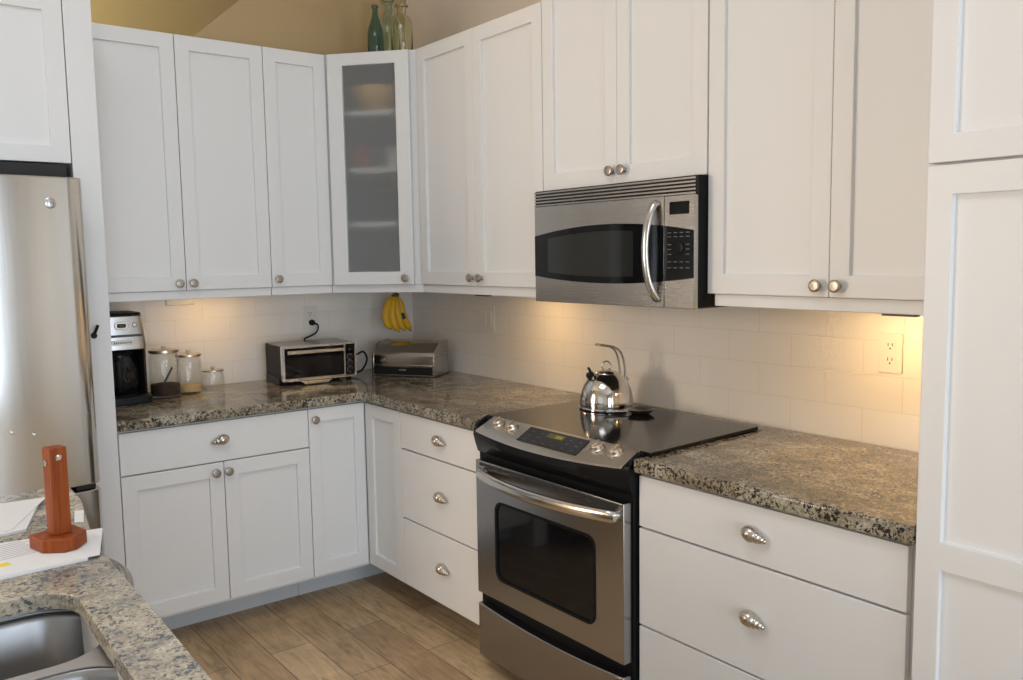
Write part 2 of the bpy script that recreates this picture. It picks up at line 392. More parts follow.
# ------------------------------------------------------------------ cabinet helpers
def door_mb(mb, mat, u0, u1, v0, v1, d0, d1, panels, recess=0.012, hole=False):
    """framed door; panels: [(ua,ub,va,vb)...] stacked, sharing ua,ub. d0 back, d1 front"""
    mb.X = mat
    if not panels:
        mb.box(u0, u1, v0, v1, d0, d1); mb.X = Matrix.Identity(4); return
    ua, ub = panels[0][0], panels[0][1]
    us = [u0, ua, ub, u1]; vs = [v0] + [x for p in panels for x in (p[2], p[3])] + [v1]
    F = {(i, j): mb.v((u, v, d1)) for i, u in enumerate(us) for j, v in enumerate(vs)}
    pc = {(1, 1 + 2 * k) for k in range(len(panels))}
    nb = len(vs)
    for i in range(3):
        for j in range(nb - 1):
            if (i, j) in pc: continue
            mb.face([F[i, j], F[i + 1, j], F[i + 1, j + 1], F[i, j + 1]])
    if hole:
        B = {(i, j): mb.v((u, v, d0)) for i, u in enumerate(us) for j, v in enumerate(vs)}
        for i in range(3):
            for j in range(nb - 1):
                if (i, j) in pc: continue
                mb.face([B[i, j], B[i, j + 1], B[i + 1, j + 1], B[i + 1, j]])
        a = [(1, 1), (2, 1), (2, 2), (1, 2)]
        for k in range(4):
            p, q = a[k], a[(k + 1) % 4]; mb.face([F[p], F[q], B[q], B[p]])
        ring = [(0, j) for j in range(nb)] + [(1, nb - 1), (2, nb - 1)] + [(3, j) for j in reversed(range(nb))] + [(2, 0), (1, 0)]
        for k in range(len(ring)):
            p, q = ring[k], ring[(k + 1) % len(ring)]; mb.face([F[p], F[q], B[q], B[p]])
    else:
        for (i, j) in pc:
            c = [F[i, j], F[i + 1, j], F[i + 1, j + 1], F[i, j + 1]]
            q = [mb.v((us[i + a], vs[j + b], d1 - recess)) for a, b in ((0, 0), (1, 0), (1, 1), (0, 1))]
            for k in range(4): mb.face([c[k], c[(k + 1) % 4], q[(k + 1) % 4], q[k]])
            mb.face(q)
        ring = [(0, j) for j in range(nb)] + [(1, nb - 1), (2, nb - 1)] + [(3, j) for j in reversed(range(nb))] + [(2, 0), (1, 0)]
        bk = [mb.v((us[i], vs[j], d0)) for i, j in ring]
        fr = [F[p] for p in ring]
        for k in range(len(ring)): mb.face([fr[k], fr[(k + 1) % len(ring)], bk[(k + 1) % len(ring)], bk[k]])
        mb.face(bk)
    mb.X = Matrix.Identity(4)
DT = 0.020
def door(parent, mat, u0, u1, v0, v1, d1, stile=.056, rail=.058, knob=None, mid=None, hole=False, name='door'):
    pans = [(u0 + stile, u1 - stile, v0 + rail, v1 - rail)]
    if mid: pans = [(u0 + stile, u1 - stile, v0 + rail, mid[0]), (u0 + stile, u1 - stile, mid[1], v1 - rail)]
    mb = MB(); door_mb(mb, mat, u0, u1, v0, v1, d1 - DT, d1, pans, hole=hole)
    o = finish(name, mb, M['white'], parent, bevel=0.0016, seg=2)
    if knob: make_knob(o, mat, knob[0], knob[1], d1)
    return o
def make_knob(parent, mat, u, v, d):
    mb = MB()
    mb.lathe([(0, -.001), (.009, -.001), (.0085, .003), (.006, .006), (.006, .014), (.013, .0165), (.0170, .0185), (.0172, .0225), (.0160, .0245), (.0125, .0255), (.0118, .0248), (.005, .0252), (0, .0256)], mat @ T(u, v, d), n=28)
    k = finish('knob', mb, M['nickel'], parent)
    k['label'] = 'round brushed nickel knob'
    return k
def make_pull(parent, mat, u, v, d, flip=1, tilt=-12):
    """sea-shell shaped pull: whorled spire, its tip toward flip*u"""
    mb = MB()
    X = mat @ T(u, v, d + .013) @ Matrix.Rotation(R(tilt * flip), 4, 'Z') @ Matrix.Rotation(R(90 * flip), 4, 'Y') @ T(0, 0, -.030)
    prof = [(0, -.010), (.008, -.0085), (.0150, -.002), (.0195, .006), (.0213, .015), (.0205, .024), (.0175, .031), (.0138, .0345), (.0130, .0355), (.0158, .0375), (.0158, .041), (.0130, .0450), (.0098, .0472), (.0092, .0480), (.0115, .0495), (.0110, .0525), (.0082, .0555), (.0062, .0567), (.0058, .0573), (.0074, .0588), (.0062, .0618), (.0034, .0638), (0, .0645)]
    mb.lathe(prof, X, n=28)
    mb.cap([(.007, -.014), (.007, .004)], mat @ T(u, v, d + .012), n=14)
    k = finish('shell_pull', mb, M['pull'], parent)
    k['label'] = 'satin nickel pull shaped like a spiral sea shell'
    return k
def drawer(parent, mat, u0, u1, v0, v1, d1, pull, flip):
    mb = MB(); door_mb(mb, mat, u0, u1, v0, v1, d1 - DT, d1, None)
    o = finish('drawer', mb, M['white'], parent, bevel=0.0018)
    if pull: make_pull(o, mat, pull[0], pull[1], d1, flip)
    return o
UB, UT, UD = 1.372, 2.404, 0.363          # upper doors: bottom, top, face distance from the wall
BB, BT, BD = 0.136, 0.864, 0.655          # base doors
G = 0.0015
UG = 'white upper cabinets along the two tiled walls'; BG = 'white base cabinets under the granite counter'

# ---- upper cabinets on the back wall
t = thing('upper_cabinet', 'white two-door upper cabinet above the coffee maker, beside the refrigerator panel', 'cabinet', (-1.30, -.002, UB), group=UG)
finish('body', MB().box(-1.669, -.9345, -.341, -.002, UB + .001, UT + .002), M['white'], t, bevel=.001)
finish('light_rail', MB().box(-1.669, -.9345, -.352, -.334, 1.336, UB), M['white'], t, bevel=.002)
door(t, FY, -1.669, -1.3016 - G, UB + .001, UT, UD, knob=(-1.332, 1.402))
door(t, FY, -1.3016 + G, -.933 - G, UB + .001, UT, UD, knob=(-1.276, 1.402))
t = thing('upper_cabinet', 'narrow white single-door upper cabinet above the toaster oven', 'cabinet', (-.79, -.002, UB), group=UG)
finish('body', MB().box(-.9315, -.6415, -.341, -.002, UB + .001, UT + .002), M['white'], t, bevel=.001)
finish('light_rail', MB().box(-.9315, -.6415, -.352, -.334, 1.336, UB), M['white'], t, bevel=.002)
door(t, FY, -.933 + G, -.6445, UB + .001, UT, UD, knob=(-.905, 1.408))

# ---- diagonal corner cabinet with the frosted door
A = Vector((-.639, -.347, 0)); B = Vector((-.347, -.6825, 0))
dl = (B - A).length; du = (B - A).normalized(); dn = Vector((du.y, -du.x, 0))
if dn.dot(Vector((-1, -1, 0))) < 0: dn = -dn
FD = Matrix(((du.x, 0, dn.x, A.x), (du.y, 0, dn.y, A.y), (0, 1, 0, 0), (0, 0, 0, 1)))   # (u,v,d)
t = thing('corner_cabinet', 'white diagonal corner upper cabinet with a frosted glass door', 'cabinet', (-.25, -.25, UB), group=UG)
mb = MB()
pent = [(-.002, -.002), (-.6395, -.002), (A.x, A.y), (B.x, B.y), (-.002, -.683)]
pent[1] = (-.639, -.002); pent[4] = (-.002, -.6825)
mb.prism(pent, UB + .001, UB + .019); mb.prism(pent, UT - .016, UT + .002)
mb.box(-.639, -.621, -.347, -.002, UB + .019, UT - .016); mb.box(-.347, -.002, -.6825, -.6645, UB + .019, UT - .016)
mb.box(-.621, -.002, -.012, -.002, UB + .019, UT - .016); mb.box(-.012, -.002, -.6645, -.012, UB + .019, UT - .016)
mb.X = FD
mb.prism([(0.0, UB + .019), (dl, UB + .019), (dl, UT - .016), (0.0, UT - .016)], -.018, -.001, holes=[[(.045, UB + .05), (dl - .045, UB + .05), (dl - .045, UT - .05), (.045, UT - .05)]])
mb.X = Matrix.Identity(4)
finish('body', mb, M['white'], t, smooth=False)
inner = [(-.014, -.014), (-.619, -.014), (-.619, -.36), (-.36, -.663), (-.014, -.663)]
ins = [(-.014, -.014), (-.619, -.014), (-.619, -.300), (-.300, -.6595), (-.014, -.6595)]
for z in (1.640, 1.885, 2.143): finish('shelf', MB().prism(ins, z, z + .019), M['white'], t, bevel=.002)
mb = MB(); mb.X = FD; mb.box(0.0, dl, 1.336, UB, -.016, -.002); mb.X = Matrix.Identity(4); finish('light_rail', mb, M['white'], t, bevel=.002)
mb = MB(); door_mb(mb, FD, .021, .403, UB + .001, UT, .002, .022, [(.091, .339, 1.431, 2.351)], hole=True)
dr = finish('door', mb, M['white'], t, bevel=.0016)
mb = MB(); mb.X = FD; mb.box(.085, .345, 1.425, 2.357, .008, .0125); mb.X = Matrix.Identity(4)
gp = finish('glass_pane', mb, M['frost'], dr, smooth=False); gp['label'] = 'frosted glass pane'
make_knob(dr, FD, .367, 1.402, .022)
# dishes behind the frosted glass
def dish(name, prof, loc, mat, label, cat, group, n=28):
    return solo(name, MB().lathe(prof, T(*loc), n=n), M[mat], label, cat, loc, group)
DG = 'dishes behind the frosted glass'
bowl = [(0, 0), (.05, 0), (.055, .012), (.10, .05), (.128, .085), (.132, .110), (.126, .110), (.12, .085), (.09, .05), (.04, .014), (0, .012)]
dish('bowl', bowl, (-.39, -.40, 2.1635), 'tanbowl', 'tan bowl on the top shelf behind the frosted glass door', 'bowl', DG)
cup = [(0, 0), (.036, 0), (.040, .01), (.042, .09), (.039, .09), (.037, .012), (0, .008)]
dish('cup', cup, (-.475, -.375, 1.9055), 'redcup', 'dull red cup on the second shelf, left, behind frosted glass', 'cup', DG)
dish('cup', cup, (-.415, -.430, 1.9055), 'greyware', 'grey cup between the red and white cups behind frosted glass', 'cup', DG)
dish('cup', cup, (-.360, -.490, 1.9055), 'whitecup', 'white cup on the second shelf, right, behind frosted glass', 'cup', DG)
dish('bowl', [(r * .8, z * .8) for r, z in bowl], (-.40, -.41, 1.6605), 'greyware', 'dark grey bowl on the lowest shelf behind the frosted glass door', 'bowl', DG)

# ---- upper cabinets on the right wall  (u = -y)
t = thing('upper_cabinet', 'white two-door upper cabinet between the frosted corner door and the microwave', 'cabinet', (-.002, -1.11, UB), group=UG)
finish('body', MB().box(-.341, -.002, -1.5445, -.6845, UB + .001, UT + .002), M['white'], t, bevel=.001)
finish('light_rail', MB().box(-.352, -.334, -1.5445, -.6845, 1.336, UB), M['white'], t, bevel=.002)
door(t, FX, .6875, 1.112 - G * .6, UB + .001, UT, UD, knob=(1.086, 1.406))
door(t, FX, 1.112 + G * .6, 1.546 - G, UB + .001, UT, UD, knob=(1.150, 1.406))
t = thing('upper_cabinet', 'short white two-door upper cabinet over the stainless microwave', 'cabinet', (-.002, -1.93, 1.727), group=UG)
finish('body', MB().box(-.341, -.002, -2.3075, -1.5475, 1.7275, UT + .102), M['white'], t, bevel=.001)
door(t, FX, 1.5475 + G, 1.928 - G * .6, 1.728, UT + .10, UD, knob=(1.908, 1.771))
door(t, FX, 1.928 + G * .6, 2.3075 - G, 1.728, UT + .10, UD, knob=(1.964, 1.771))
t = thing('upper_cabinet', 'tall white two-door upper cabinet above the drawers, right of the microwave', 'cabinet', (-.002, -2.71, UB), group=UG)
finish('body', MB().box(-.341, -.002, -3.117, -2.3105, UB + .001, UT + .102), M['white'], t, bevel=.001)
finish('light_rail', MB().box(-.352, -.334, -3.117, -2.3305, 1.336, UB), M['white'], t, bevel=.002)
door(t, FX, 2.3105 + G, 2.7155 - G * .6, UB + .001, UT + .10, UD, knob=(2.686, 1.404))
door(t, FX, 2.7155 + G * .6, 3.117 - G, UB + .001, UT + .10, UD, knob=(2.744, 1.404))

# ---- pantry
t = thing('pantry_cabinet', 'full-height white pantry cabinet at the right end of the counter', 'cabinet', (-.002, -3.43, 0))
finish('body', MB().box(-.653, -.002, -3.76, -3.124, .10, 2.55), M['white'], t, bevel=.001)
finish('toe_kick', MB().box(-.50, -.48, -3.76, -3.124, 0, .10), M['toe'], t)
door(t, FX, 3.124, 3.76, BB, 1.6615, .675, stile=.051, rail=.058, mid=(.838, .897))
door(t, FX, 3.124, 3.76, 1.667, 2.55, .675, stile=.051, rail=.056)

# ---- refrigerator surround
solo('end_panel', MB().box(-1.762, -1.672, -.675, -.002, 0, 2.404), M['white'], 'tall white end panel between the refrigerator and the coffee counter', 'panel', (-1.717, -.34, 0), bevel=.0015)
t = thing('refrigerator_cabinet', 'white cabinet over the stainless refrigerator', 'cabinet', (-2.23, -.002, 1.84))
finish('body', MB().box(-2.70, -1.765, -.653, -.002, 1.838, UT), M['white'], t, bevel=.001)
door(t, FY, -2.70, -2.235, 1.838, UT, .675)
door(t, FY, -2.232, -1.765, 1.838, UT, .675, stile=.060)

# ---- base cabinets
t = thing('base_cabinet', 'white base cabinet with one drawer over two doors, left of the corner', 'cabinet', (-1.29, -.002, 0), group=BG)
finish('body', MB().box(-1.6705, -.921, -.633, -.002, .12, .872), M['white'], t, bevel=.001)
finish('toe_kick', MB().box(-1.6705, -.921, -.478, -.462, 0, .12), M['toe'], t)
drawer(t, FY, -1.664, -.9195 - G, .7045, BT, BD, (-1.300, .789), -1)
door(t, FY, -1.664, -1.2826 - G, BB, .6995, BD, knob=(-1.318, .661))
door(t, FY, -1.2826 + G, -.9195 - G, BB, .6995, BD, knob=(-1.268, .661))
t = thing('corner_base_cabinet', 'white corner base cabinet whose two doors meet in the inside corner', 'cabinet', (-.35, -.35, 0), group=BG)
finish('body', MB().prism([(-.002, -.002), (-.919, -.002), (-.919, -.633), (-.633, -.633), (-.633, -.959), (-.002, -.959)], .12, .872), M['white'], t, bevel=.001)
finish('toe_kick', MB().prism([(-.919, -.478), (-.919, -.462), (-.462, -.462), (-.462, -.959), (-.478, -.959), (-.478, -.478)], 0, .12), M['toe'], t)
door(t, FY, -.9195 + G, -.657, BB, BT, BD, knob=(-.905 + .012, .818), stile=.05)
door(t, FX, .660, .9605 - G, BB, BT, BD, stile=.058)
def drawers(t, u0, u1, pulls, flip):
    for (a, b), (pu, pv) in zip(((.715, BT), (.4225, .709), (BB, .4165)), pulls):
        drawer(t, FX, u0, u1, a, b, BD, (pu, pv), flip)
t = thing('drawer_cabinet', 'white three-drawer base cabinet between the corner and the range', 'cabinet', (-.002, -1.245, 0), group=BG)
finish('body', MB().box(-.633, -.002, -1.531, -.961, .12, .872), M['white'], t, bevel=.001)
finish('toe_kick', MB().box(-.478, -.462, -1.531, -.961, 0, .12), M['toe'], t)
drawers(t, .9605 + G, 1.528, ((1.273, .790), (1.277, .569), (1.280, .285)), 1)
t = thing('drawer_cabinet', 'wide white three-drawer base cabinet right of the range', 'cabinet', (-.002, -2.71, 0), group=BG)
finish('body', MB().box(-.633, -.002, -3.121, -2.304, .12, .872), M['white'], t, bevel=.001)
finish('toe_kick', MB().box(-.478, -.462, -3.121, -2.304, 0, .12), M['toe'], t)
drawers(t, 2.3095, 3.099, ((2.717, .791), (2.715, .570), (2.713, .285)), 1)

# ---- worktop, one continuous slab round the corner and behind the range
poly = [(-1.6705, -.002), (-1.6705, -.675), (-.675, -.675), (-.675, -1.5315), (-.083, -1.5315), (-.083, -2.3035), (-.675, -2.3035), (-.675, -3.1195), (-.002, -3.1195), (-.002, -.002)]
solo('countertop', MB().prism(poly, .8735, .914), M['granite'], 'brown speckled granite worktop running along both tiled walls', 'countertop', (-.4, -.4, .8735), bevel=.007, seg=3)

# ------------------------------------------------------------------ under-cabinet lamps
LG = 'lamps under the upper cabinets'
def under_lamp(box, label, lp, w, target, power):
    x0, x1, y0, y1 = box
    c = ((x0 + x1) / 2, (y0 + y1) / 2, 1.3715)
    t = thing('under_cabinet_lamp', label, 'lamp', c, group=LG)
    finish('housing', MB().box(x0, x1, y0, y1, 1.3435, 1.3715), M['grey'], t, bevel=.002)
    lens = finish('lens', MB().box(x0 + .02, x1 - .02, y0 + .02, y1 - .02, 1.3405, 1.3433), M['lens'], t); lens['label'] = 'glowing warm lens'
    area('lamp_light', (lp[0], lp[1], 1.3375), (target[0], target[1], .9), w[0], w[1], power, (1.0, 0.60, 0.22), t)
under_lamp((-1.17, -1.06, -.26, -.12), 'small lamp under the cabinet above the glass jars', (-1.115, -.19), (.18, .10), (-1.115, -.10), .65)
under_lamp((-.26, -.12, -1.27, -1.13), 'small lamp under the cabinet just left of the microwave', (-.20, -1.20), (.10, .16), (-.10, -1.20), 1.35)
under_lamp((-.27, -.11, -2.84, -2.68), 'small lamp under the cabinet above the right-hand outlet', (-.19, -2.76), (.10, .10), (-.10, -2.72), 1.95)
def strip(y0, y1, label):
    solo('lamp_switch_bar', MB().box(-.348, -.325, y0, y1, 1.3305, 1.3355), M['grey'], label, 'switch', (-.337, (y0 + y1) / 2, 1.3305), 'dark bars under the light rails', bevel=.001)
strip(-1.165, -1.078, 'thin dark bar under the light rail left of the microwave'); strip(-2.942, -2.855, 'thin dark bar under the light rail near the pantry')

# ------------------------------------------------------------------ outlets
def plate(mb, mat, u0, u1, v0, v1): mb.prism(rrect(u0, u1, v0, v1, .004, 3), .0004, .006, mat=mat)
def outlet(label, mat, u, v, d=0, kind='duplex', w=.072, h=.118, rot=0):
    P = mat @ T(u, v, d) @ Matrix.Rotation(R(rot), 4, 'Z')
    loc = P @ Vector((0, 0, 0))
    t = thing('wall_switch' if kind == 'switch' else 'wall_outlet', label, 'switch' if kind == 'switch' else 'outlet', loc, group='plates on the tiled walls')
    mb = MB(); plate(mb, P, -w / 2, w / 2, -h / 2, h / 2); finish('cover_plate', mb, M['plastic_white'], t, bevel=.0012)
    if kind == 'duplex':
        for s in (1, -1):
            mb = MB(); mb.prism(rrect(-.016, .016, s * .0215 - .014, s * .0215 + .014, .008, 4), .0055, .0075, mat=P)
            f = finish('socket', mb, M['plastic_white'], t)
            mb = MB()
            for dx in (-.0065, .0065): mb.X = P; mb.box(dx - .0012, dx + .0012, s * .0215 - .001, s * .0215 + .008, .0074, .0079)
            mb.X = P; mb.cap([(.0026, .0074), (.0026, .0079)], T(0, s * .0215 - .008, 0), n=10)
            finish('slots', mb, M['dark'], f)
        for q in (.048, -.048):
            mb = MB(); mb.cap([(.003, .0058), (.0028, .0068)], P @ T(0, q, 0), n=10); finish('screw', mb, M['plastic_white'], t)
    elif kind == 'switch':
        for s in (-.023, .023):
            mb = MB(); mb.prism(rrect(s - .0165, s + .0165, -.033, .033, .002, 3), .0055, .0085, mat=P); finish('rocker', mb, M['plastic_white'], t, bevel=.001)
    return t
outlet('white duplex outlet on the right wall beside the pantry', FX, 2.697, 1.194)
outlet('white duplex outlet above the toaster oven with a black plug in it', FY, -.599, 1.200)
outlet('white double switch plate on the right wall between bread box and kettle', FX, .690, 1.198, kind='switch', w=.114)
outlet('white sideways outlet just under the upper cabinet above the glass jars', FY, -1.226, 1.335, w=.100, h=.078, kind='duplex', rot=0) if False else None
t = thing('wall_outlet', 'white sideways outlet peeking below the cabinet above the glass jars', 'outlet', (-1.226, 0, 1.335), group='plates on the tiled walls')
mb = MB(); mb.prism(rrect(-1.289, -1.163, 1.293, 1.3695, .003, 3), .0003, .004, mat=FY); finish('metal_rim', mb, M['nickel'], t)
mb = MB(); mb.prism(rrect(-1.284, -1.168, 1.298, 1.368, .003, 3), .004, .008, mat=FY); finish('cover_plate', mb, M['plastic_white'], t, bevel=.001)
for s in (-.021, .021):
    mb = MB(); mb.prism(rrect(-1.226 + s - .014, -1.226 + s + .014, 1.317, 1.349, .008, 4), .0078, .0095, mat=FY); f = finish('socket', mb, M['plastic_white'], t)
    mb = MB(); mb.X = FY; mb.box(-1.226 + s - .006, -1.226 + s + .003, 1.325, 1.3275, .0094, .0099); mb.box(-1.226 + s - .006, -1.226 + s + .003, 1.339, 1.3415, .0094, .0099); finish('slots', mb, M['dark'], f)

# ------------------------------------------------------------------ range
YL, YR = -1.5365, -2.2985            # left and right sides as seen
YM = (YL + YR) / 2; HW = (YL - YR) / 2
t = thing('range', 'stainless and black slide-in electric range between the drawer cabinets', 'range', (-.35, YM, 0))
mb = MB(); mb.box(-.665, -.09, YR, YL, .035, .893); mb.box(-.61, -.09, YR, YL, .893, .913)
for y in (YL - .06, YR + .06):
    for x in (-.60, -.16): mb.cap([(.02, 0), (.02, .036)], T(x, y, 0), n=12)
finish('body', mb, M['black'], t, bevel=.002)
mb = MB(); mb.prism([(-.625, YL + .010), (-.625, YR - .028), (-.086, YR + .000), (-.086, YL + .010)], .9155, .9265)
finish('cooktop', mb, M['cooktop'], t, bevel=.0015).__setitem__('label', 'smooth black glass cooktop')
# curved control console in front of the glass
def xf(y, base, bow):
    q = (y - YM) / HW; return base - bow * max(0, (1 - q * q))
ns = 24; ys = [YL - .006 + (YR - YL + .002) * i / ns for i in range(ns + 1)]
def strip_solid(mb, prof):
    """prof(y) -> list of (x,z) closed section; lofted along ys"""
    rings = [[mb.v((x, y, z)) for x, z in prof(y)] for y in ys]
    n = len(rings[0])
    for a, b in zip(rings, rings[1:]):
        for i in range(n): mb.face([a[i], a[(i + 1) % n], b[(i + 1) % n], b[i]])
    mb.face(list(reversed(rings[0]))); mb.face(rings[-1])
sl = .45
def zs(x): return .9265 + sl * (x + .622)
mb = MB(); strip_solid(mb, lambda y: [(-.664, .800), (-.622, .9225), (xf(y, -.690, .042), zs(xf(y, -.690, .042)) - .005), (xf(y, -.694, .044), zs(xf(y, -.694, .044)) - .024), (xf(y, -.686, .034), .838), (xf(y, -.676, .018), .806)])
con = finish('console', mb, M['black'], t, ang=50); con['label'] = 'black curved console below the stainless control panel'
ysave = ys
ys = [YL - .036 + (YR - YL + .050) * i / ns for i in range(ns + 1)]
mb = MB(); strip_solid(mb, lambda y: [(-.6225, .9225), (-.6225, .9275), (xf(y, -.698, .031), zs(xf(y, -.698, .031)) + .001), (xf(y, -.703, .031), zs(xf(y, -.703, .031)) - .003), (xf(y, -.699, .031), zs(xf(y, -.699, .031)) - .005)])
cp = finish('control_panel', mb, M['steelp'], t, bevel=.0012, ang=50); cp['label'] = 'curved stainless control panel'
ys = ysave
ZX = Matrix(((1, 0, 0, 0), (0, 0, 1, 0), (0, 1, 0, 0), (0, 0, 0, 1)))
for a, b in ((YL - .016, YL - .002), (YR - .004, YR + .010)):
    mb = MB(); mb.prism([(-.63, .895), (-.684, .878), (-.684, .904), (-.64, .9275)], a, b, mat=ZX); finish('end_cap', mb, M['black'], t, bevel=.003)
# frame on the sloping panel: u right in picture (-y), v up the slope
th = math.atan(sl)
NP = Vector((-math.sin(th), 0, math.cos(th)))
PS = Matrix(((0, math.cos(th), NP.x, -.622), (-1, 0, 0, 0), (0, math.sin(th), NP.z, .9278), (0, 0, 0, 1)))
mb = MB(); mb.prism([(1.802, -.0905), (2.094, -.0925), (2.082, -.013), (1.794, -.013)], .0002, .0022, mat=PS)
dp = finish('display_panel', mb, M['bglass'], cp)
mb = MB(); mb.prism([(1.905, -.045), (1.985, -.045), (1.985, -.022), (1.905, -.022)], .0023, .0027, mat=PS); finish('clock_display', mb, M['amber'], dp)
mb = MB()
for i in range(3): mb.prism([(1.945 + i * .011, -.041), (1.952 + i * .011, -.041), (1.952 + i * .011, -.027), (1.945 + i * .011, -.027)], .0027, .003, mat=PS)
finish('clock_digits', mb, M['amber_lit'], dp)
for i in range(6):
    for j in range(3):
        if 2 <= i <= 3 and j > 0: continue
        u = 1.826 + i * .046; v = -.078 + j * .022
        mb = MB(); mb.prism([(u, v), (u + .011, v), (u + .011, v + .0025), (u, v + .0025)], .0022, .0025, mat=PS); finish('button_mark', mb, M['greyprint'], dp)
for u in (1.642, 1.719, 2.140, 2.218):
    K = PS @ T(u, -.0385, 0)
    mb = MB(); mb.cap([(.0245, 0), (.0245, .004), (.021, .007), (.0195, .016), (.0165, .019)], K, n=32)
    kb = finish('burner_knob', mb, M['nickel_l'], cp); kb['label'] = 'round satin steel burner knob'
    mb = MB(); mb.X = K @ Matrix.Rotation(R(8), 4, 'Z'); mb.box(-.0042, .0042, -.0175, .0175, .017, .0235); mb.X = Matrix.Identity(4); finish('grip', mb, M['nickel_l'], kb, bevel=.002)
# oven door
zd0, zd1 = .300, .782
mb = MB(); mb.X = FX
wo = rrect(1.675, 2.169, .380, .652, .035, 6)
mb.prism([(1.5605, zd0), (2.2915, zd0), (2.2915, zd1), (1.5605, zd1)], .668, .700, holes=[list(reversed(wo))]); mb.X = Matrix.Identity(4)
od = finish('oven_door', mb, M['steelh'], t, bevel=.002)
mb = MB(); mb.prism(rrect(1.672, 2.172, .377, .655, .036, 6), .669, .6965, mat=FX); og = finish('oven_window', mb, M['bglass'], od); og['label'] = 'dark glass oven window'
mb = MB(); mb.prism(rrect(1.670, 2.174, .375, .657, .037, 6), .694, .7025, holes=[list(reversed(rrect(1.679, 2.165, .384, .648, .033, 6)))], mat=FX); finish('window_trim', mb, M['black'], od, bevel=.001)
mb = MB(); mb.X = FX
for i in range(5): mb.box(1.585 + i * .139, 1.585 + i * .139 + .128, .7655, .7755, .6990, .7012)
mb.X = Matrix.Identity(4); finish('vent_slots', mb, M['dark'], od)
pts = []
for i in range(29):
    q = -1 + 2 * i / 28; pts.append((-.716 - .046 * (1 - abs(q) ** 2.2), YM - .017 - q * -.331, .7385 + .003 * abs(q)))
pts = [(-.698, pts[0][1] - .003, pts[0][2])] + pts + [(-.698, pts[-1][1] + .003, pts[-1][2])]
mb = MB(); mb.tube(pts, [.015] + [.0200] * 29 + [.015], n=14, sq=.58); finish('oven_handle', mb, M['satin'], od, ang=60)
# warming drawer with a bowed top edge
n = 16; top = [(1.5650 + .726 * i / n, .262 - .018 * (1 - ((i - n / 2) / (n / 2)) ** 2)) for i in range(n + 1)]
mb = MB(); mb.prism([(1.5650, .068), (2.2910, .068)] + list(reversed(top)), .668, .703, mat=FX); finish('storage_drawer', mb, M['steelh'], t, bevel=.004)

# ------------------------------------------------------------------ microwave
t = thing('microwave', 'stainless over-the-range microwave with black window and bowed handle', 'microwave', (-.2, -1.93, 1.330))
mb = MB(); mb.box(-.402, -.003, -2.3085, -1.5485, 1.332, 1.7255); finish('body', mb, M['black'], t, bevel=.002)
mb = MB(); mb.box(-.40, -.02, -2.29, -1.565, 1.3265, 1.3318); finish('bottom_plate', mb, M['grey'], t)
# vent grille
mb = MB(); mb.X = FX
mb.box(1.566, 2.310, 1.670, 1.7245, .402, .406)
mb.X = Matrix.Identity(4)
vb = finish('vent_grille', mb, M['dark'], t)
mb = MB(); mb.X = FX
for z in (1.7165, 1.7055, 1.6945, 1.6835, 1.6725): mb.box(1.566, 2.310, z - .0030, z + .0030, .416, .4212)
mb.X = Matrix.Identity(4); finish('vent_slats', mb, M['steel'], vb, bevel=.0008)
ZU = lambda u: 1.563 + .031 * (1 - ((u - 1.938) / .371) ** 2)
ZL = lambda u: 1.421 - .022 * (1 - ((u - 1.938) / .371) ** 2)
def lens_poly(u0, u1, n=14, off=0):
    us = [u0 + (u1 - u0) * i / n for i in range(n + 1)]
    return [(u, ZL(u) + off) for u in us] + [(u, ZU(u) - off) for u in reversed(us)]
def band(u0, u1, z0, z1, lo, n=14):
    us = [u0 + (u1 - u0) * i / n for i in range(n + 1)]
    return ([(u0, z0), (u1, z0)] + [(u, ZL(u)) for u in reversed(us)]) if lo else ([(u, ZU(u)) for u in us] + [(u1, z1), (u0, z1)])
mb = MB()
mb.prism([(1.5665, 1.3285), (2.189, 1.3285), (2.189, 1.6685), (1.5665, 1.6685)], .402, .421, mat=FX)
md = finish('door', mb, M['steel'], t, bevel=.0015)
mb = MB(); mb.prism(lens_poly(1.5672, 2.1885), .410, .4222, mat=FX); w = finish('window', mb, M['bglass'], md); w['label'] = 'black glass door window with arched edges'
mb = MB(); mb.prism(lens_poly(1.64, 2.06, off=.022), .4222, .4225, mat=FX); finish('window_mesh', mb, M['lcd'] if False else simple('dark_window_screen', (.022, .024, .023), .06), w)
mb = MB()
mb.prism([(2.1915, 1.3285), (2.3085, 1.3285), (2.3085, 1.6685), (2.1915, 1.6685)], .402, .421, mat=FX)
pn = finish('control_panel', mb, M['steel'], t, bevel=.0015)
mb = MB(); mb.prism(lens_poly(2.1920, 2.3080, 6), .410, .4222, mat=FX); kp = finish('keypad', mb, M['bglass'], pn); kp['label'] = 'black glass keypad'
for j, z in enumerate((1.556, 1.544, 1.520, 1.506, 1.491, 1.468, 1.450)):
    for i in range(4):
        if j in (2, 3, 4) and i in (1, 2): continue
        mb = MB(); mb.X = FX; mb.box(2.206 + i * .024, 2.206 + i * .024 + .014, z, z + .0026, .4222, .4225); finish('key_mark', mb, M['greyprint'], kp, smooth=False)
mb = MB(); mb.cap([(.020, 0), (.0195, .003), (.016, .004)], FX @ T(2.250, 1.512, .4222), n=24); finish('dial', mb, M['black'], kp)
mb = MB(); mb.prism(rrect(2.213, 2.289, 1.612, 1.650, .003, 3), .4211, .4225, mat=FX); finish('display', mb, M['bglass'], pn)
hp = spline([(-.420, -2.160, 1.648), (-.434, -2.158, 1.640), (-.452, -2.152, 1.59), (-.460, -2.149, 1.51), (-.454, -2.152, 1.43), (-.438, -2.160, 1.375), (-.420, -2.164, 1.350)], 6)
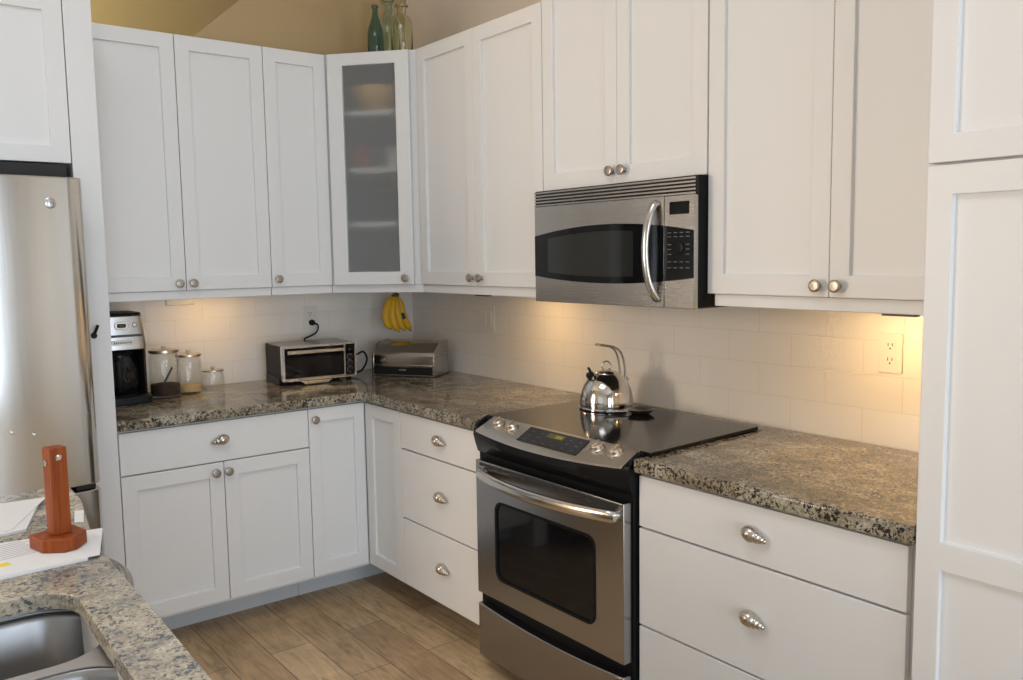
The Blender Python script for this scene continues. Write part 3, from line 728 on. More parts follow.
mb = MB(); mb.tube(hp, [.009] + [.0115] * (len(hp) - 2) + [.009], n=12, sq=1.25); finish('handle', mb, M['satin'], md, ang=60)

# ------------------------------------------------------------------ refrigerator
t = thing('refrigerator', 'tall stainless refrigerator at the left edge behind the island', 'refrigerator', (-2.235, -.45, 0))
finish('case', MB().box(-2.685, -1.785, -.80, -.04, .03, 1.755), M['grey'], t, bevel=.004)
def bowed(x0, x1, ed):
    """plan of a gently bowed door; ed: ends of the bow over the whole front"""
    X0, X1 = ed; pts = []
    n = 18
    for i in range(n + 1):
        x = x0 + (x1 - x0) * i / n; q = (x - (X0 + X1) / 2) / ((X1 - X0) / 2)
        pts.append((x, -.872 - .030 * (1 - q * q)))
    rr = .022
    pts = [(x0, -.81)] + [(x0, pts[0][1] + rr), (x0 + rr * .3, pts[0][1] + rr * .3)] + [p for p in pts if x0 + rr <= p[0] <= x1 - rr] + [(x1 - rr * .3, pts[-1][1] + rr * .3), (x1, pts[-1][1] + rr), (x1, -.81)]
    return pts
def fdoor(name, x0, x1, z0, z1):
    mb = MB(); mb.prism(bowed(x0, x1, (-2.69, -1.775)), z0, z1); return finish(name, mb, M['steelf'], t, bevel=.004, ang=50)
d1 = fdoor('door', -2.2285, -1.775, .748, 1.772); d2 = fdoor('door', -2.688, -2.2315, .748, 1.772); fz = fdoor('freezer_drawer', -2.688, -1.775, .09, .728)
mb = MB(); mb.box(-2.67, -1.80, -.808, -.75, .73, .747); mb.box(-1.85, -1.79, -.86, -.75, .730, .7465); finish('gasket', mb, M['blackp'], t)
finish('gap_shade', MB().box(-2.67, -1.79, -.72, -.06, 1.756, 1.828), M['dark'], t, bevel=.002)  # dark block put in as the shade of the gap above the refrigerator
for d, x in ((d1, -2.262 + .07), (d2, -2.29)):
    mb = MB(); mb.tube(spline([(x, -.895, .86), (x, -.945, .90), (x, -.955, 1.25), (x, -.945, 1.60), (x, -.895, 1.64)], 5), .012, n=12); finish('handle', mb, M['satin'], d, ang=60)
mb = MB(); mb.tube(spline([(-2.60, -.882, .66), (-2.56, -.93, .66), (-2.232, -.955, .66), (-1.90, -.93, .66), (-1.86, -.882, .66)], 5), .012, n=12); finish('handle', mb, M['satin'], fz, ang=60)
mb = MB(); mb.cap([(.0175, 0), (.0175, .002), (.015, .0035)], FY @ T(-1.876, 1.687, .8825), n=28); bd = finish('badge', mb, M['silver'], d1)
bd['label'] = 'small round silver badge with scroll marks'
mb = MB()
for a in range(5): mb.box(-1.884 + a * .004, -1.8825 + a * .004, -.8872, -.8858, 1.680 + (a % 2) * .004, 1.692 - (a % 2) * .003)
finish('badge_scroll', mb, M['blackp'], bd)
for x, z, dd, lb in ((-1.969, .946, .8895, 'small round steel disc low on the refrigerator door, nearer the wooden post'), (-2.030, .961, .8935, 'small round steel disc low on the refrigerator door at the picture edge')):
    P = (x, -dd, z)  # small raised steel disc on the door front
    mb = MB(); mb.cap([(.0065, 0), (.0065, .003), (.004, .006)], FY @ T(x, z, dd + .003), n=16)
    solo('fridge_disc', mb, M['steelf'], lb, 'magnet', P, 'round discs on the refrigerator')
mb = MB(); mb.tube(spline([(-1.729, -.6755, 1.235), (-1.729, -.685, 1.240), (-1.726, -.700, 1.255), (-1.722, -.712, 1.272)], 4), .0055, n=10); mb.cap([(.011, 0), (.011, .004)], FY @ T(-1.729, 1.235, .6752), n=14)
solo('wall_hook', mb, M['blackp'], 'small black hook on the white panel beside the refrigerator', 'hook', (-1.729, -.6755, 1.235))

# ------------------------------------------------------------------ coffee maker
t = thing('coffee_maker', 'silver and black drip coffee maker at the left end of the counter', 'coffee maker', (-1.55, -.18, .9145))
x0, x1 = -1.650, -1.443
mb = MB(); mb.prism(rrect(x0 + .004, x1, -.325, -.045, .035), .9145, .946); bs = finish('base', mb, M['blackp'], t, bevel=.004)
mb = MB(); mb.cap([(.062, .9462), (.064, .949), (.058, .950)], T((x0 + x1) / 2, -.215, 0), n=32); finish('warming_plate', mb, M['grey'], bs)
mb = MB(); mb.prism([(x0 + .006, -.05), (x1 - .006, -.05), (x1 - .004, -.245), (x1 - .016, -.262), (x1 - .022, -.245), (x1 - .022, -.125), (x0 + .022, -.125), (x0 + .022, -.245), (x0 + .012, -.262), (x0 + .006, -.245)], .9465, 1.136); finish('housing', mb, M['blackp'], t, bevel=.003)
mb = MB(); cx, cy = (x0 + x1) / 2, -.215
mb.lathe([(0, .951), (.062, .951), (.072, .965), (.078, 1.0), (.076, 1.05), (.064, 1.09), (.056, 1.105), (.056, 1.112), (0, 1.114)], T(cx, cy, 0), n=36)
cf = finish('carafe', mb, M['bglass'], t)
finish('carafe_lid', MB().cap([(.055, 1.1145), (.057, 1.122), (.048, 1.130), (.015, 1.133)], T(cx, cy, 0), n=28), M['blackp'], cf)
mb = MB(); mb.tube(spline([(cx - .02, cy - .066, 1.095), (cx - .025, cy - .105, 1.09), (cx - .025, cy - .112, 1.04), (cx - .022, cy - .10, .99), (cx - .02, cy - .074, .975)], 5), .009, n=10, sq=1.4); finish('carafe_handle', mb, M['blackp'], cf, ang=60)
mb = MB(); pl = rrect(x0 + .002, x1 - .002, -.300, -.048, .040); tp = rrect(x0 + .008, x1 - .012, -.285, -.052, .040)
mb.prism(pl, 1.136, 1.276, top=tp); hd = finish('brew_head', mb, M['silver'], t, bevel=.004)
mb = MB(); mb.prism(rrect(x0 + .012, x1 - .016, -.280, -.055, .036), 1.2765, 1.286); finish('lid', mb, M['blackp'], t, bevel=.006)
def front(z): return .300 - (z - 1.136) / .14 * .015
for dx, ww, hh, nm, mt in ((0, .027, .017, 'clock_bezel', 'satin'),):
    mb = MB(); mb.prism(rrect(cx + dx - ww, cx + dx + ww, 1.2365 - hh, 1.2365 + hh, .015), front(1.236) - .002, front(1.236) + .004, mat=FY); bz = finish(nm, mb, M[mt], hd, bevel=.0015)
mb = MB(); mb.prism(rrect(cx - .017, cx + .017, 1.2285, 1.2445, .004, 3), front(1.236) + .004, front(1.236) + .0048, mat=FY); finish('clock_display', mb, M['bglass'], bz)
mb = MB(); mb.prism(rrect(cx - .010, cx + .010, 1.2345, 1.2395, .001, 2), front(1.236) + .0048, front(1.236) + .0052, mat=FY); finish('clock_digits', mb, M['greyprint'], bz)
for dx in (-.058, .050):
    mb = MB(); mb.cap([(.010, -.004), (.010, .003), (.007, .0055)], FY @ T(cx + dx, 1.238, front(1.238)), n=20); finish('button', mb, M['satin'], hd)
mb = MB(); mb.prism(rrect(x0 + .022, x1 - .026, 1.190, 1.200, .004, 3), front(1.195) - .002, front(1.195) + .001, mat=FY); finish('trim_line', mb, M['grey'], hd)
mb = MB(); mb.prism(rrect(cx - .042, cx + .040, 1.158, 1.178, .006, 4), front(1.168) - .002, front(1.168) + .003, mat=FY); br = finish('name_badge', mb, M['satin'], hd, bevel=.001)
mb = MB(); mb.X = FY
for i in range(9): mb.box(cx - .034 + i * .0078, cx - .034 + i * .0078 + .005, 1.164, 1.172, front(1.168) + .003, front(1.168) + .0034)
mb.X = Matrix.Identity(4); finish('badge_lettering', mb, M['greyprint'], br)

# ------------------------------------------------------------------ glass jars
JG = 'glass jars with metal lids beside the coffee maker'
def jar(x, y, r, h, label, fill=None, fh=0):
    z = .9145
    t = thing('glass_jar', label, 'jar', (x, y, z), group=JG)
    P = T(x, y, z)
    mb = MB(); rn = r * .86
    mb.lathe([(0, 0), (r * .94, 0), (r, .006), (r, h * .72), (r * .97, h * .82), (rn, h * .88), (rn, h * .90)], P, n=40)
    finish('glass_body', mb, M['clear'], t, ang=60)
    mb = MB(); mb.cap([(rn + .004, h * .885), (rn + .006, h * .895), (rn + .006, h * .945), (rn, h * .955), (r * .3, h * .962)], P, n=40)
    ld = finish('lid', mb, M['nickel_l'], t); ld['label'] = 'brushed steel lid'
    mb = MB(); mb.cap([(.006, h * .955), (.005, h * .955 + .004), (.009, h * .955 + .008), (.008, h * .955 + .013), (.003, h * .955 + .015)], P, n=20); finish('lid_knob', mb, M['nickel_l'], ld)
    if fill:
        mb = MB(); mb.cap([(r * .92, .0065), (r - .0045, .010), (r - .0045, fh), (r * .6, fh + .004), (r * .2, fh + .007)], P, n=36); f = finish('contents', mb, M[fill], t, ang=60)
        f['label'] = {'coffee': 'dark ground coffee', 'sugar': 'golden sugar'}[fill]
    return t
jar(-1.357, -.178, .064, .213, 'largest glass jar with dark coffee, next to the coffee maker', 'coffee', .052)
jar(-1.243, -.140, .055, .180, 'middle glass jar holding a layer of golden sugar', 'sugar', .030)
jar(-1.139, -.140, .049, .095, 'smallest glass jar, low and empty, nearest the toaster oven')
mb = MB(); mb.tube(spline([(-1.380, -.193, .955), (-1.357, -.188, .985), (-1.325, -.178, 1.035)], 5), [.004] * 11, n=8, sq=1.6); mb.lathe([(0, 0), (.012, .004), (.017, .014), (.0155, .014), (.011, .006), (0, .003)], T(-1.385, -.195, .952) @ Matrix.Rotation(R(35), 4, 'Y'), n=16)
solo('coffee_scoop', mb, M['grey'], 'dark scoop standing in the coffee inside the largest jar', 'scoop', (-1.385, -.195, .952))

# ------------------------------------------------------------------ toaster oven (local frame: x along the front, y to the back)
t = thing('toaster_oven', 'stainless toaster oven with dark glass door under the plugged outlet', 'toaster oven', (-.697, -.308, .9145), -5.1)
def LP(nm, mb, mat, par, **k): return finish(nm, mb, M[mat], par, local=True, **k)
LP('body', MB().box(-.178, .178, .012, .250, .017, .180), 'charcoal', t, bevel=.006, seg=3)
LP('top_panel', MB().box(-.176, .176, .014, .248, .1802, .1835), 'steelk', t, bevel=.0015)
for sx in (-1, 1):
    for y in (.035, .20): LP('foot', MB().cap([(.014, 0), (.016, .0165)], T(sx * .155, y, 0), n=14), 'blackp', t)
LP('base_skirt', MB().box(-.184, -.1785, .03, .235, .0005, .035), 'blackp', t, bevel=.004)
mb = MB(); mb.X = FY; mb.prism(rrect(-.180, .180, .020, .184, .006, 3), -.012, .006, holes=[list(reversed(rrect(-.166, .119, .034, .174, .004, 3))), list(reversed(rrect(.126, .172, .029, .176, .004, 3)))]); mb.X = Matrix.Identity(4)
LP('front_frame', mb, 'satin', t, bevel=.0015)
mb = MB(); mb.prism(rrect(-.1645, .1175, .0355, .1725, .003, 3), -.0115, .005, mat=FY); dg = LP('glass_door', mb, 'bglass', t); dg['label'] = 'dark glass door'
mb = MB(); mb.tube([(-.15, -.004, .155), (-.15, -.026, .155)], .005, n=8); mb.tube([(.105, -.004, .155), (.105, -.026, .155)], .005, n=8); mb.X = FY; mb.box(-.158, .113, .147, .163, .020, .030); mb.X = Matrix.Identity(4)
LP('door_handle', mb, 'satin', dg, bevel=.002)
mb = MB(); mb.prism(rrect(.1275, .1705, .0305, .1745, .003, 3), -.0115, .005, mat=FY); kp = LP('control_strip', mb, 'bglass', t)
for z in (.055, .085, .115):
    mb = MB(); mb.cap([(.0125, 0), (.012, .010), (.009, .013)], FY @ T(.1475, z, .005), n=20); kb = LP('dial', mb, 'blackp', kp)
    mb = MB(); mb.lathe([(.0132, 0), (.0145, 0), (.0145, .0015), (.0132, .0015), (.0132, 0)], FY @ T(.1475, z, .005), n=24); LP('dial_ring', mb, 'nickel', kb)
mb = MB(); mb.cap([(.005, 0), (.0045, .004)], FY @ T(.1475, .150, .005), n=14); LP('indicator_lamp', mb, 'amber', kp)
mb = MB(); mb.X = Matrix(((1, 0, 0, 0), (0, 0, -1, 0), (0, 1, 0, 0), (0, 0, 0, 1))); mb.prism([(-.10, .0195), (-.075, .004), (.03, .004), (.055, .0195)], .004, .016); mb.X = Matrix.Identity(4)
LP('crumb_tray', mb, 'satin', t, bevel=.001)
cd = MB(); cd.tube(spline([(-.586, -.018, 1.172), (-.578, -.040, 1.170), (-.574, -.042, 1.150), (-.590, -.040, 1.125), (-.635, -.045, 1.108), (-.655, -.055, 1.1015), (-.640, -.050, 1.08), (-.60, -.045, 1.02)], 6), .0042, n=8)
cd.tube(spline([(-.500, -.16, 1.000), (-.447, -.20, 1.022), (-.412, -.20, 1.032), (-.393, -.20, .995), (-.410, -.20, .955), (-.446, -.20, .932), (-.512, -.13, .921)], 6), .0050, n=8)
co = finish('power_cord', cd, M['blackp'], t, ang=60)
mb = MB(); mb.cap([(.010, 0.0082), (.015, .010), (.0145, .022), (.008, .028)], FY @ T(-.594, 1.178, 0), n=16); finish('plug', mb, M['blackp'], co)

# ------------------------------------------------------------------ bread box (local: x along its front, y to the back)
ang = math.degrees(math.atan2(-.268, .180))
t = thing('bread_box', 'stainless roll-top bread box in the counter corner below the bananas', 'bread box', (-.303, -.393, .9145), ang)
n = 10; W2, DP, HT = .1670, .178, .168
sec = [(0, .004), (0, .075)] + [(.098 - .098 * math.cos(R(90 * i / n)), .075 + .093 * math.sin(R(90 * i / n))) for i in range(1, n + 1)] + [(DP, HT), (DP, .004)]
side = Matrix(((0, 0, 1, 0), (1, 0, 0, 0), (0, 1, 0, 0), (0, 0, 0, 1)))   # (u,v,d)->(d,u,v)
for s in (-1, 1):
    mb = MB(); a, b = (W2 - .010, W2) if s > 0 else (-W2, -W2 + .010); mb.prism(sec, a, b, mat=side); LP('side_panel', mb, 'steel', t, bevel=.0015, ang=60)
sec2 = [(.004, .048), (.004, .075)] + [(.098 - .094 * math.cos(R(90 * i / n)), .075 + .089 * math.sin(R(90 * i / n))) for i in range(1, n + 1)]
inn = [(u + .004 * .7, v - .004 * .4) for u, v in reversed(sec2)]
mb = MB(); mb.prism(sec2 + [(sec2[-1][0], sec2[-1][1] - .004)] + [(.102 - .094 * math.cos(R(90 * i / n)), .072 + .088 * math.sin(R(90 * i / n))) for i in reversed(range(0, n))] + [(.009, .048)], -W2 + .0105, W2 - .0105, mat=side)
lid = LP('roll_top', mb, 'steelr', t, ang=40); lid['label'] = 'curved brushed steel roll top'
mb = MB(); mb.box(-W2 + .0105, W2 - .0105, .102, DP, .160, .166); mb.box(-W2 + .0105, W2 - .0105, DP - .004, DP, .004, .16); mb.box(-W2 + .0105, W2 - .0105, .01, DP - .004, .004, .010); LP('back_shell', mb, 'steel', t)
mb = MB(); mb.box(-W2 + .0105, W2 - .0105, .003, .009, .010, .047); LP('front_band', mb, 'blackp', t, bevel=.001)
mb = MB(); mb.prism(rrect(-.020, .020, .030, .038, .003, 3), -.003, .0005, mat=FY); LP('badge', mb, 'satin', t)
mb = MB(); mb.box(-W2 + .012, W2 - .012, -.004, .004, .052, .060); LP('lip_handle', mb, 'satin', lid, bevel=.002)
mb = MB(); mb.box(-W2, W2, .004, DP, .0, .004); LP('bottom', mb, 'blackp', t)

# ------------------------------------------------------------------ bananas on a hook
mb = MB(); mb.tube(spline([(-.215, -.20, 1.3725), (-.215, -.20, 1.330), (-.220, -.20, 1.312), (-.232, -.203, 1.312), (-.236, -.205, 1.322)], 5), .003, n=8); mb.cap([(.014, 1.3685), (.014, 1.3725)], T(-.215, -.20, 0), n=16)
solo('banana_hook', mb, M['nickel'], 'small metal hook under the corner cabinet holding the bananas', 'hook', (-.215, -.20, 1.3725))
t = thing('banana_bunch', 'bunch of ripe yellow bananas hanging under the corner cabinet', 'bananas', (-.222, -.20, 1.312))
mb = MB(); mb.tube(spline([(-.235, -.20, 1.296), (-.222, -.20, 1.308), (-.205, -.20, 1.302)], 4), [.011] * 9, n=10); finish('stem', mb, M['bstem'], t, ang=60)
Bn = [[(-.232, -.200, 1.298), (-.262, -.206, 1.268), (-.284, -.212, 1.222), (-.283, -.214, 1.175), (-.262, -.212, 1.138)],
      [(-.226, -.198, 1.297), (-.245, -.215, 1.265), (-.258, -.226, 1.215), (-.250, -.228, 1.165), (-.222, -.222, 1.124)],
      [(-.220, -.198, 1.297), (-.222, -.212, 1.262), (-.224, -.222, 1.215), (-.210, -.222, 1.165), (-.185, -.218, 1.128)],
      [(-.212, -.197, 1.298), (-.198, -.205, 1.262), (-.190, -.212, 1.215), (-.170, -.212, 1.165), (-.140, -.206, 1.122)]]
for b in Bn:
    p = spline(b, 6); k = len(p)
    rad = [.006 + .0125 * min(1, i / 5, (k - 1 - i) / 4 + .12) for i in range(k)]
    mb = MB(); mb.tube(p, rad, n=8); o = finish('banana', mb, M['banana'], t, ang=50)
    mb = MB(); e = p[-1]; d = (p[-1] - p[-3]).normalized(); mb.tube([e - d * .002, e + d * .006], [.0058, .0045], n=8); finish('tip', mb, M['bstem'], o)
mb = MB(); mb.prism(rrect(-.011, .011, -.017, .017, .008, 4), 0, .0012, mat=T(-.196, -.2295, 1.198) @ Matrix.Rotation(R(-25), 4, 'Z') @ FY @ Matrix.Rotation(R(20), 4, 'Z')); st = finish('sticker', mb, M['blackp'], t); st['label'] = 'small dark sticker'

# ------------------------------------------------------------------ bottles on the corner cabinet
BGp = 'old glass bottles on top of the corner cabinet'
def bottle(name, prof, loc, mat, label, th=.003):
    inner = [(max(r - th, .0005) if r > 0 else 0, z + (th if i < 3 else 0)) for i, (r, z) in enumerate(prof)]
    full = prof + [(prof[-1][0] - th, prof[-1][1])] + [(r - th, z) for r, z in reversed(prof[2:-1])] + [(prof[2][0] - th, prof[1][1] + .008), (0, prof[1][1] + .008)]
    mb = MB(); mb.lathe(full, T(*loc), n=36)
    return solo(name, mb, M[mat], label, 'bottle', loc, BGp, ang=50)
ZT = UT + .0025
bottle('glass_bottle', [(0, 0), (.034, 0), (.038, .006), (.038, .120), (.034, .140), (.024, .168), (.016, .192), (.0135, .210), (.013, .230), (.016, .232), (.0165, .243), (.013, .245)], (-.400, -.400, ZT), 'teal', 'slim dark teal glass bottle, leftmost on the corner cabinet')
bottle('glass_bottle', [(0, 0), (.048, 0), (.054, .008), (.054, .190), (.050, .212), (.034, .230), (.030, .236), (.026, .245), (.026, .292), (.034, .298), (.036, .310), (.030, .314)], (-.276, -.306, ZT), 'sea', 'tallest sea-green glass bottle, between and behind the other two')
bottle('glass_bottle', [(0, 0), (.045, 0), (.050, .008), (.050, .150), (.048, .175), (.040, .195), (.025, .206), (.020, .212), (.020, .240), (.031, .244), (.032, .250), (.024, .253)], (-.286, -.444, ZT), 'olive', 'wide pale olive glass bottle, rightmost on the corner cabinet')

# ------------------------------------------------------------------ kettle (local: x toward picture right)
zc = .9268
t = thing('kettle', 'polished steel dome kettle with open loop handle at the back of the cooktop', 'kettle', (-.215, -1.722, zc), -14)
mb = MB(); mb.cap([(.098, 0), (.1015, .003), (.1015, .007), (.099, .010)], n=48); LP('base_rim', mb, 'chrome', t)
dome = [(.0985, .010), (.0992, .025), (.0972, .045), (.0922, .068), (.0838, .090), (.072, .108), (.058, .122), (.048, .128), (.046, .130)]
LP('body', MB().cap(dome, n=48), 'chrome', t, ang=60)
lid = LP('lid', MB().cap([(.046, .1302), (.045, .134), (.036, .140), (.018, .1445), (.006, .1455)], n=40), 'chrome', t, ang=60)
ring = [(.019 * math.cos(R(a)), 0, .158 + .017 * math.sin(R(a))) for a in range(-60, 241, 20)]
mb = MB(); mb.tube(ring, .0032, n=8); LP('lid_loop', mb, 'satin', lid, ang=60)
SP = T(-.058, 0, .110) @ Matrix.Rotation(R(-30), 4, 'Y')
mb = MB(); mb.cap([(.0155, -.02), (.0135, .008), (.013, .016)], SP, n=20); sp = LP('spout', mb, 'chrome', t, ang=60)
mb = MB(); mb.cap([(.0145, .014), (.0155, .017), (.0150, .028), (.010, .032)], SP, n=20); mb.X = SP; mb.box(.004, .011, -.006, .006, .026, .050); mb.X = Matrix.Identity(4); LP('whistle_cap', mb, 'blackp', sp, bevel=.002)
hpts = spline([(.070, 0, .098), (.068, 0, .140), (.060, 0, .185), (.046, 0, .213), (.020, 0, .228), (-.034, 0, .238)], 6)
for s in (-1, 1):
    mb = MB(); mb.tube([(p.x, s * .019, p.z) for p in hpts], .0045, n=8); LP('handle_rod', mb, 'satin', t, ang=60)
mb = MB(); mb.tube([(-.034, -.019, .238), (-.034, .019, .238)], .0035, n=8); LP('handle_end', mb, 'satin', t, ang=60)
mb = MB(); mb.X = T(.071, 0, .104) @ Matrix.Rotation(R(42), 4, 'Y'); mb.box(-.006, .010, -.024, .024, -.010, .012); mb.X = Matrix.Identity(4); LP('handle_bracket', mb, 'satin', t, bevel=.003)
# spoon rest
mb = MB(); RX = RZ(-37.8)
mb.lathe([(0, .001), (.030, .001), (.044, .010), (.051, .017), (.0495, .0185), (.042, .012), (.028, .0045), (0, .004)], n=36, sx=1.0, sy=.85)
mb.prism([(-.044, -.010), (-.125, -.014), (-.132, 0), (-.125, .014), (-.044, .010)], .010, .0145)
t = solo('spoon_rest', mb, M['nickel'], 'dark metal spoon rest lying beside the kettle on the cooktop', 'spoon rest', (0, 0, 0))
t.location = (-.205, -1.885, zc); t.rotation_euler = (0, 0, R(-36))

# ------------------------------------------------------------------ island
isl = [(-3.35, -1.555), (-2.150, -1.545), (-2.045, -1.522), (-2.006, -1.530), (-1.990, -1.560), (-1.992, -1.712), (-2.012, -1.86), (-2.036, -2.05), (-2.041, -2.30), (-2.041, -2.56), (-2.045, -2.83), (-2.045, -3.25), (-3.35, -3.25)]
cut = rrect(-2.62, -2.130, -3.02, -2.315, .075, 8)
solo('island_countertop', MB().prism(isl, .884, .914, holes=[list(reversed(cut))]), M['island_granite'], 'pale speckled granite island counter with the sink cut into it', 'countertop', (-2.6, -2.4, .88), bevel=.006, seg=3)
t = thing('island_cabinet', 'white outer base cabinet of the granite island, left of the dishwasher', 'cabinet', (-3.0, -2.4, 0))
finish('body', MB().box(-3.30, -2.69, -3.20, -1.60, .10, .8785), M['white'], t, bevel=.001)
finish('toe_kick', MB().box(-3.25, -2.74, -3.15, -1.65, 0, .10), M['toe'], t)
t = thing('sink_cabinet', 'white base cabinet under the sink of the granite island', 'cabinet', (-2.4, -2.73, 0))
mb = MB(); mb.box(-2.688, -2.10, -3.20, -2.255, .10, .66); mb.box(-2.12, -2.10, -3.20, -2.255, .66, .866)
finish('body', mb, M['white'], t, bevel=.001)
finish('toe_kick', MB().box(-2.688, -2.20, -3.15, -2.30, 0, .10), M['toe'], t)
XF = Matrix(((0, 0, 1, 0), (1, 0, 0, 0), (0, 1, 0, 0), (0, 0, 0, 1)))  # facing +x: (u,v,d)->(d,u,v)
for a, b in ((-2.72, -2.26), (-3.19, -2.724)):
    mb = MB(); door_mb(mb, XF, a, b, .136, .86, -2.098, -2.078, [(a + .056, b - .056, .195, .80)]); finish('door', mb, M['white'], t, bevel=.0016)
t = thing('dishwasher', 'stainless dishwasher with bowed handle under the island counter edge', 'dishwasher', (-2.38, -1.95, 0))
finish('tub', MB().box(-2.68, -2.10, -2.250, -1.650, .01, .872), M['grey'], t, bevel=.002)
dd = finish('door', MB().box(-2.098, -2.070, -2.248, -1.652, .11, .870), M['steel'], t, bevel=.004)
mb = MB(); mb.tube(spline([(-2.070, -2.205, .775), (-2.030, -2.19, .778), (-1.978, -2.06, .780), (-1.955, -1.93, .782), (-1.975, -1.80, .780), (-2.030, -1.71, .778), (-2.070, -1.695, .775)], 6), [.013] * 37, n=12, sq=1.0); finish('handle', mb, M['steel'], dd, ang=60)
# sink: two steel bowls hung under the stone
t = thing('sink', 'stainless double-bowl undermount sink in the granite island', 'sink', (-2.37, -2.66, .70))
def bowlm(x0, x1, y0, y1, zr, zb, r):
    mb = MB(); seqs = []
    prof = [(-.012, .8785 if False else zr + .001), (-.004, zr), (0.0, zr - .004), (.004, zr - .012), (.012, zb + .05), (.022, zb + .02), (.045, zb + .004), (.08, zb)]
    loops = []
    for ins_, z in prof:
        loops.append([mb.v((x, y, z)) for x, y in rrect(x0 + ins_, x1 - ins_, y0 + ins_, y1 - ins_, max(r - ins_ * .6, .02), 8)])
    for a, b in zip(loops, loops[1:]):
        n = len(a)
        for i in range(n): mb.face([a[i], a[(i + 1) % n], b[(i + 1) % n], b[i]])
    mb.face(loops[-1]); return mb
def bowl_part(mb, nm):
    o = finish(nm, mb, M['sink'], t, ang=60); so = o.modifiers.new('thickness', 'SOLIDIFY'); so.thickness = .002; so.offset = 1
    return o
b1 = bowl_part(bowlm(-2.60, -2.100, -2.535, -2.285, .866, .70, .10), 'bowl'); b2 = bowl_part(bowlm(-2.60, -2.095, -3.03, -2.562, .866, .69, .10), 'bowl')
mb = MB(); mb.prism([(-2.655, -3.06), (-2.085, -3.06), (-2.085, -2.265), (-2.655, -2.265)], .8675, .8695, holes=[list(reversed(rrect(-2.60, -2.100, -2.535, -2.285, .10, 8))), list(reversed(rrect(-2.60, -2.095, -3.03, -2.562, .10, 8)))])
mb.prism([(-2.655, -3.06), (-2.085, -3.06), (-2.085, -2.265), (-2.655, -2.265)], .8695, .8795, holes=[list(reversed([(-2.645, -3.05), (-2.095, -3.05), (-2.095, -2.275), (-2.645, -2.275)]))])
finish('flange', mb, M['sink_rim'], t)
for b, y, z in ((b1, -2.41, .7005), (b2, -2.80, .6905)):
    mb = MB(); mb.cap([(.042, z), (.041, z + .003), (.030, z + .002), (.012, z + .004)], T(-2.36, y, 0), n=28); finish('drain', mb, M['chrome'], b)

# ------------------------------------------------------------------ papers and wooden post on the island
PG = 'papers on the island'
def sheet(name, poly, z, label, curl=0.0, th=.0012, lines=None, extra=None):
    mb = MB(); mb.prism(poly, z, z + th)
    c = (sum(p[0] for p in poly) / 4, sum(p[1] for p in poly) / 4, z)
    o = thing(name, label, 'papers', c, group=PG)
    finish('sheet', mb, M['paper'], o)
    if lines:
        a, b, d = lines     # origin, u, v unit in plan
        mb = MB(); mb2 = MB()
        A_, U_, V_ = Vector((*a, 0)), Vector((*b, 0)), Vector((*d, 0))
        for i in range(9):
            p = A_ + V_ * (.012 * i); w = .09 + .03 * random.random()
            q = [p, p + U_ * w, p + U_ * w + V_ * .003, p + V_ * .003]; mb.prism([(k.x, k.y) for k in q], z + th, z + th + .0002)
        finish('printed_lines', mb, M['ink'], o)
        p = A_ - V_ * .042 - U_ * .03; q = [p - U_ * .06, p + U_ * .060, p + U_ * .060 + V_ * .022, p - U_ * .06 + V_ * .022]
        mb2.prism([(k.x, k.y) for k in q], z + th, z + th + .0002); finish('highlight_bar', mb2, M['yellow_ink'], o)
    return o
z = .9146
sheet('paper_stack', [(-2.46, -2.215), (-2.075, -2.190), (-2.030, -2.01), (-2.44, -1.95)], z, 'lower white sheets under the printed page beneath the wooden post', th=.004)
sheet('paper_sheet', [(-2.47, -2.205), (-2.052, -2.185), (-2.008, -2.006), (-2.46, -1.930)], z + .0043, 'printed white page with a yellow bar under the wooden post', lines=((-2.235, -2.100), (.985, .17), (-.17, .985)))
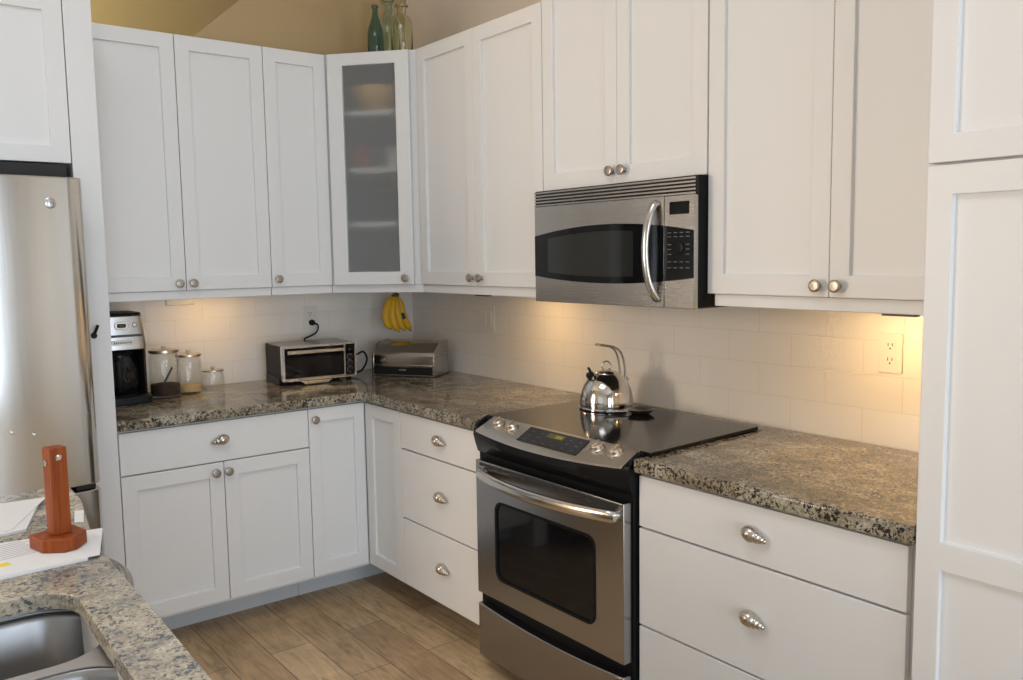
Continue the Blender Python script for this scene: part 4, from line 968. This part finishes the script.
sheet('paper_stack', [(-2.46, -1.93), (-2.140, -1.905), (-2.075, -1.665), (-2.42, -1.62)], z, 'lower white sheets of the pile beyond the wooden post', th=.006)
sheet('paper_sheet', [(-2.47, -1.905), (-2.165, -1.893), (-2.060, -1.655), (-2.43, -1.615)], z + .0063, 'blank white page on top of the pile beyond the wooden post')
sheet('paper_slip', [(-2.045, -1.905), (-2.028, -1.915), (-2.008, -1.815), (-2.026, -1.806)], z, 'tiny white slip at the island edge behind the wooden post')
zb = z + .0058
t = thing('wooden_post', 'reddish wooden post on a chamfered base standing on the printed page', 'stand', (-2.103, -2.078, zb), 14)
hexa = [(-.044, -.020), (-.014, -.052), (.010, -.052), (.044, -.022), (.044, .040), (-.044, .040)]
LP('base', MB().prism(hexa, 0, .028), 'wood_post', t, bevel=.003)
mb = MB(); mb.box(-.0172, .0172, -.0172, .0172, .0282, .206); LP('post', mb, 'wood_post', t, bevel=.002)
for m_, nm in ((FY @ T(-.000, .186, .0172), 'screw'), (T(-.0172, .0, .176) @ Matrix.Rotation(R(-90), 4, 'Y'), 'screw')):
    mb = MB(); mb.cap([(.0065, 0), (.0065, .002), (.004, .0045)], m_, n=16); LP(nm, mb, 'chrome', t)

# ------------------------------------------------------------------ unseen lamp added to brighten the far wall beyond the low wall
t = thing('added_far_wall_lamp', 'added warm lamp, unseen beyond the low back wall, put in to brighten the far wall', 'lamp', (-2.2, 1.3, 3.5))
mb = MB(); mb.cap([(.05, -.09), (.06, -.08), (.06, .06), (.055, .07)], T(-2.2, 1.3, 3.30) @ Matrix.Rotation(R(-90), 4, 'X'), n=24); mb.tube([(-2.2, 1.3, 3.35), (-2.2, 1.3, 3.499)], .01, n=8)
finish('housing', mb, M['grey'], t)
finish('lens', MB().cap([(.05, .0705), (.05, .073)], T(-2.2, 1.3, 3.30) @ Matrix.Rotation(R(-90), 4, 'X'), n=24), M['lens'], t)
area('lamp_light', (-2.2, 1.38, 3.30), (-2.0, 2.5, 3.1), .1, .1, 29, (1.0, 0.98, 0.60), t)
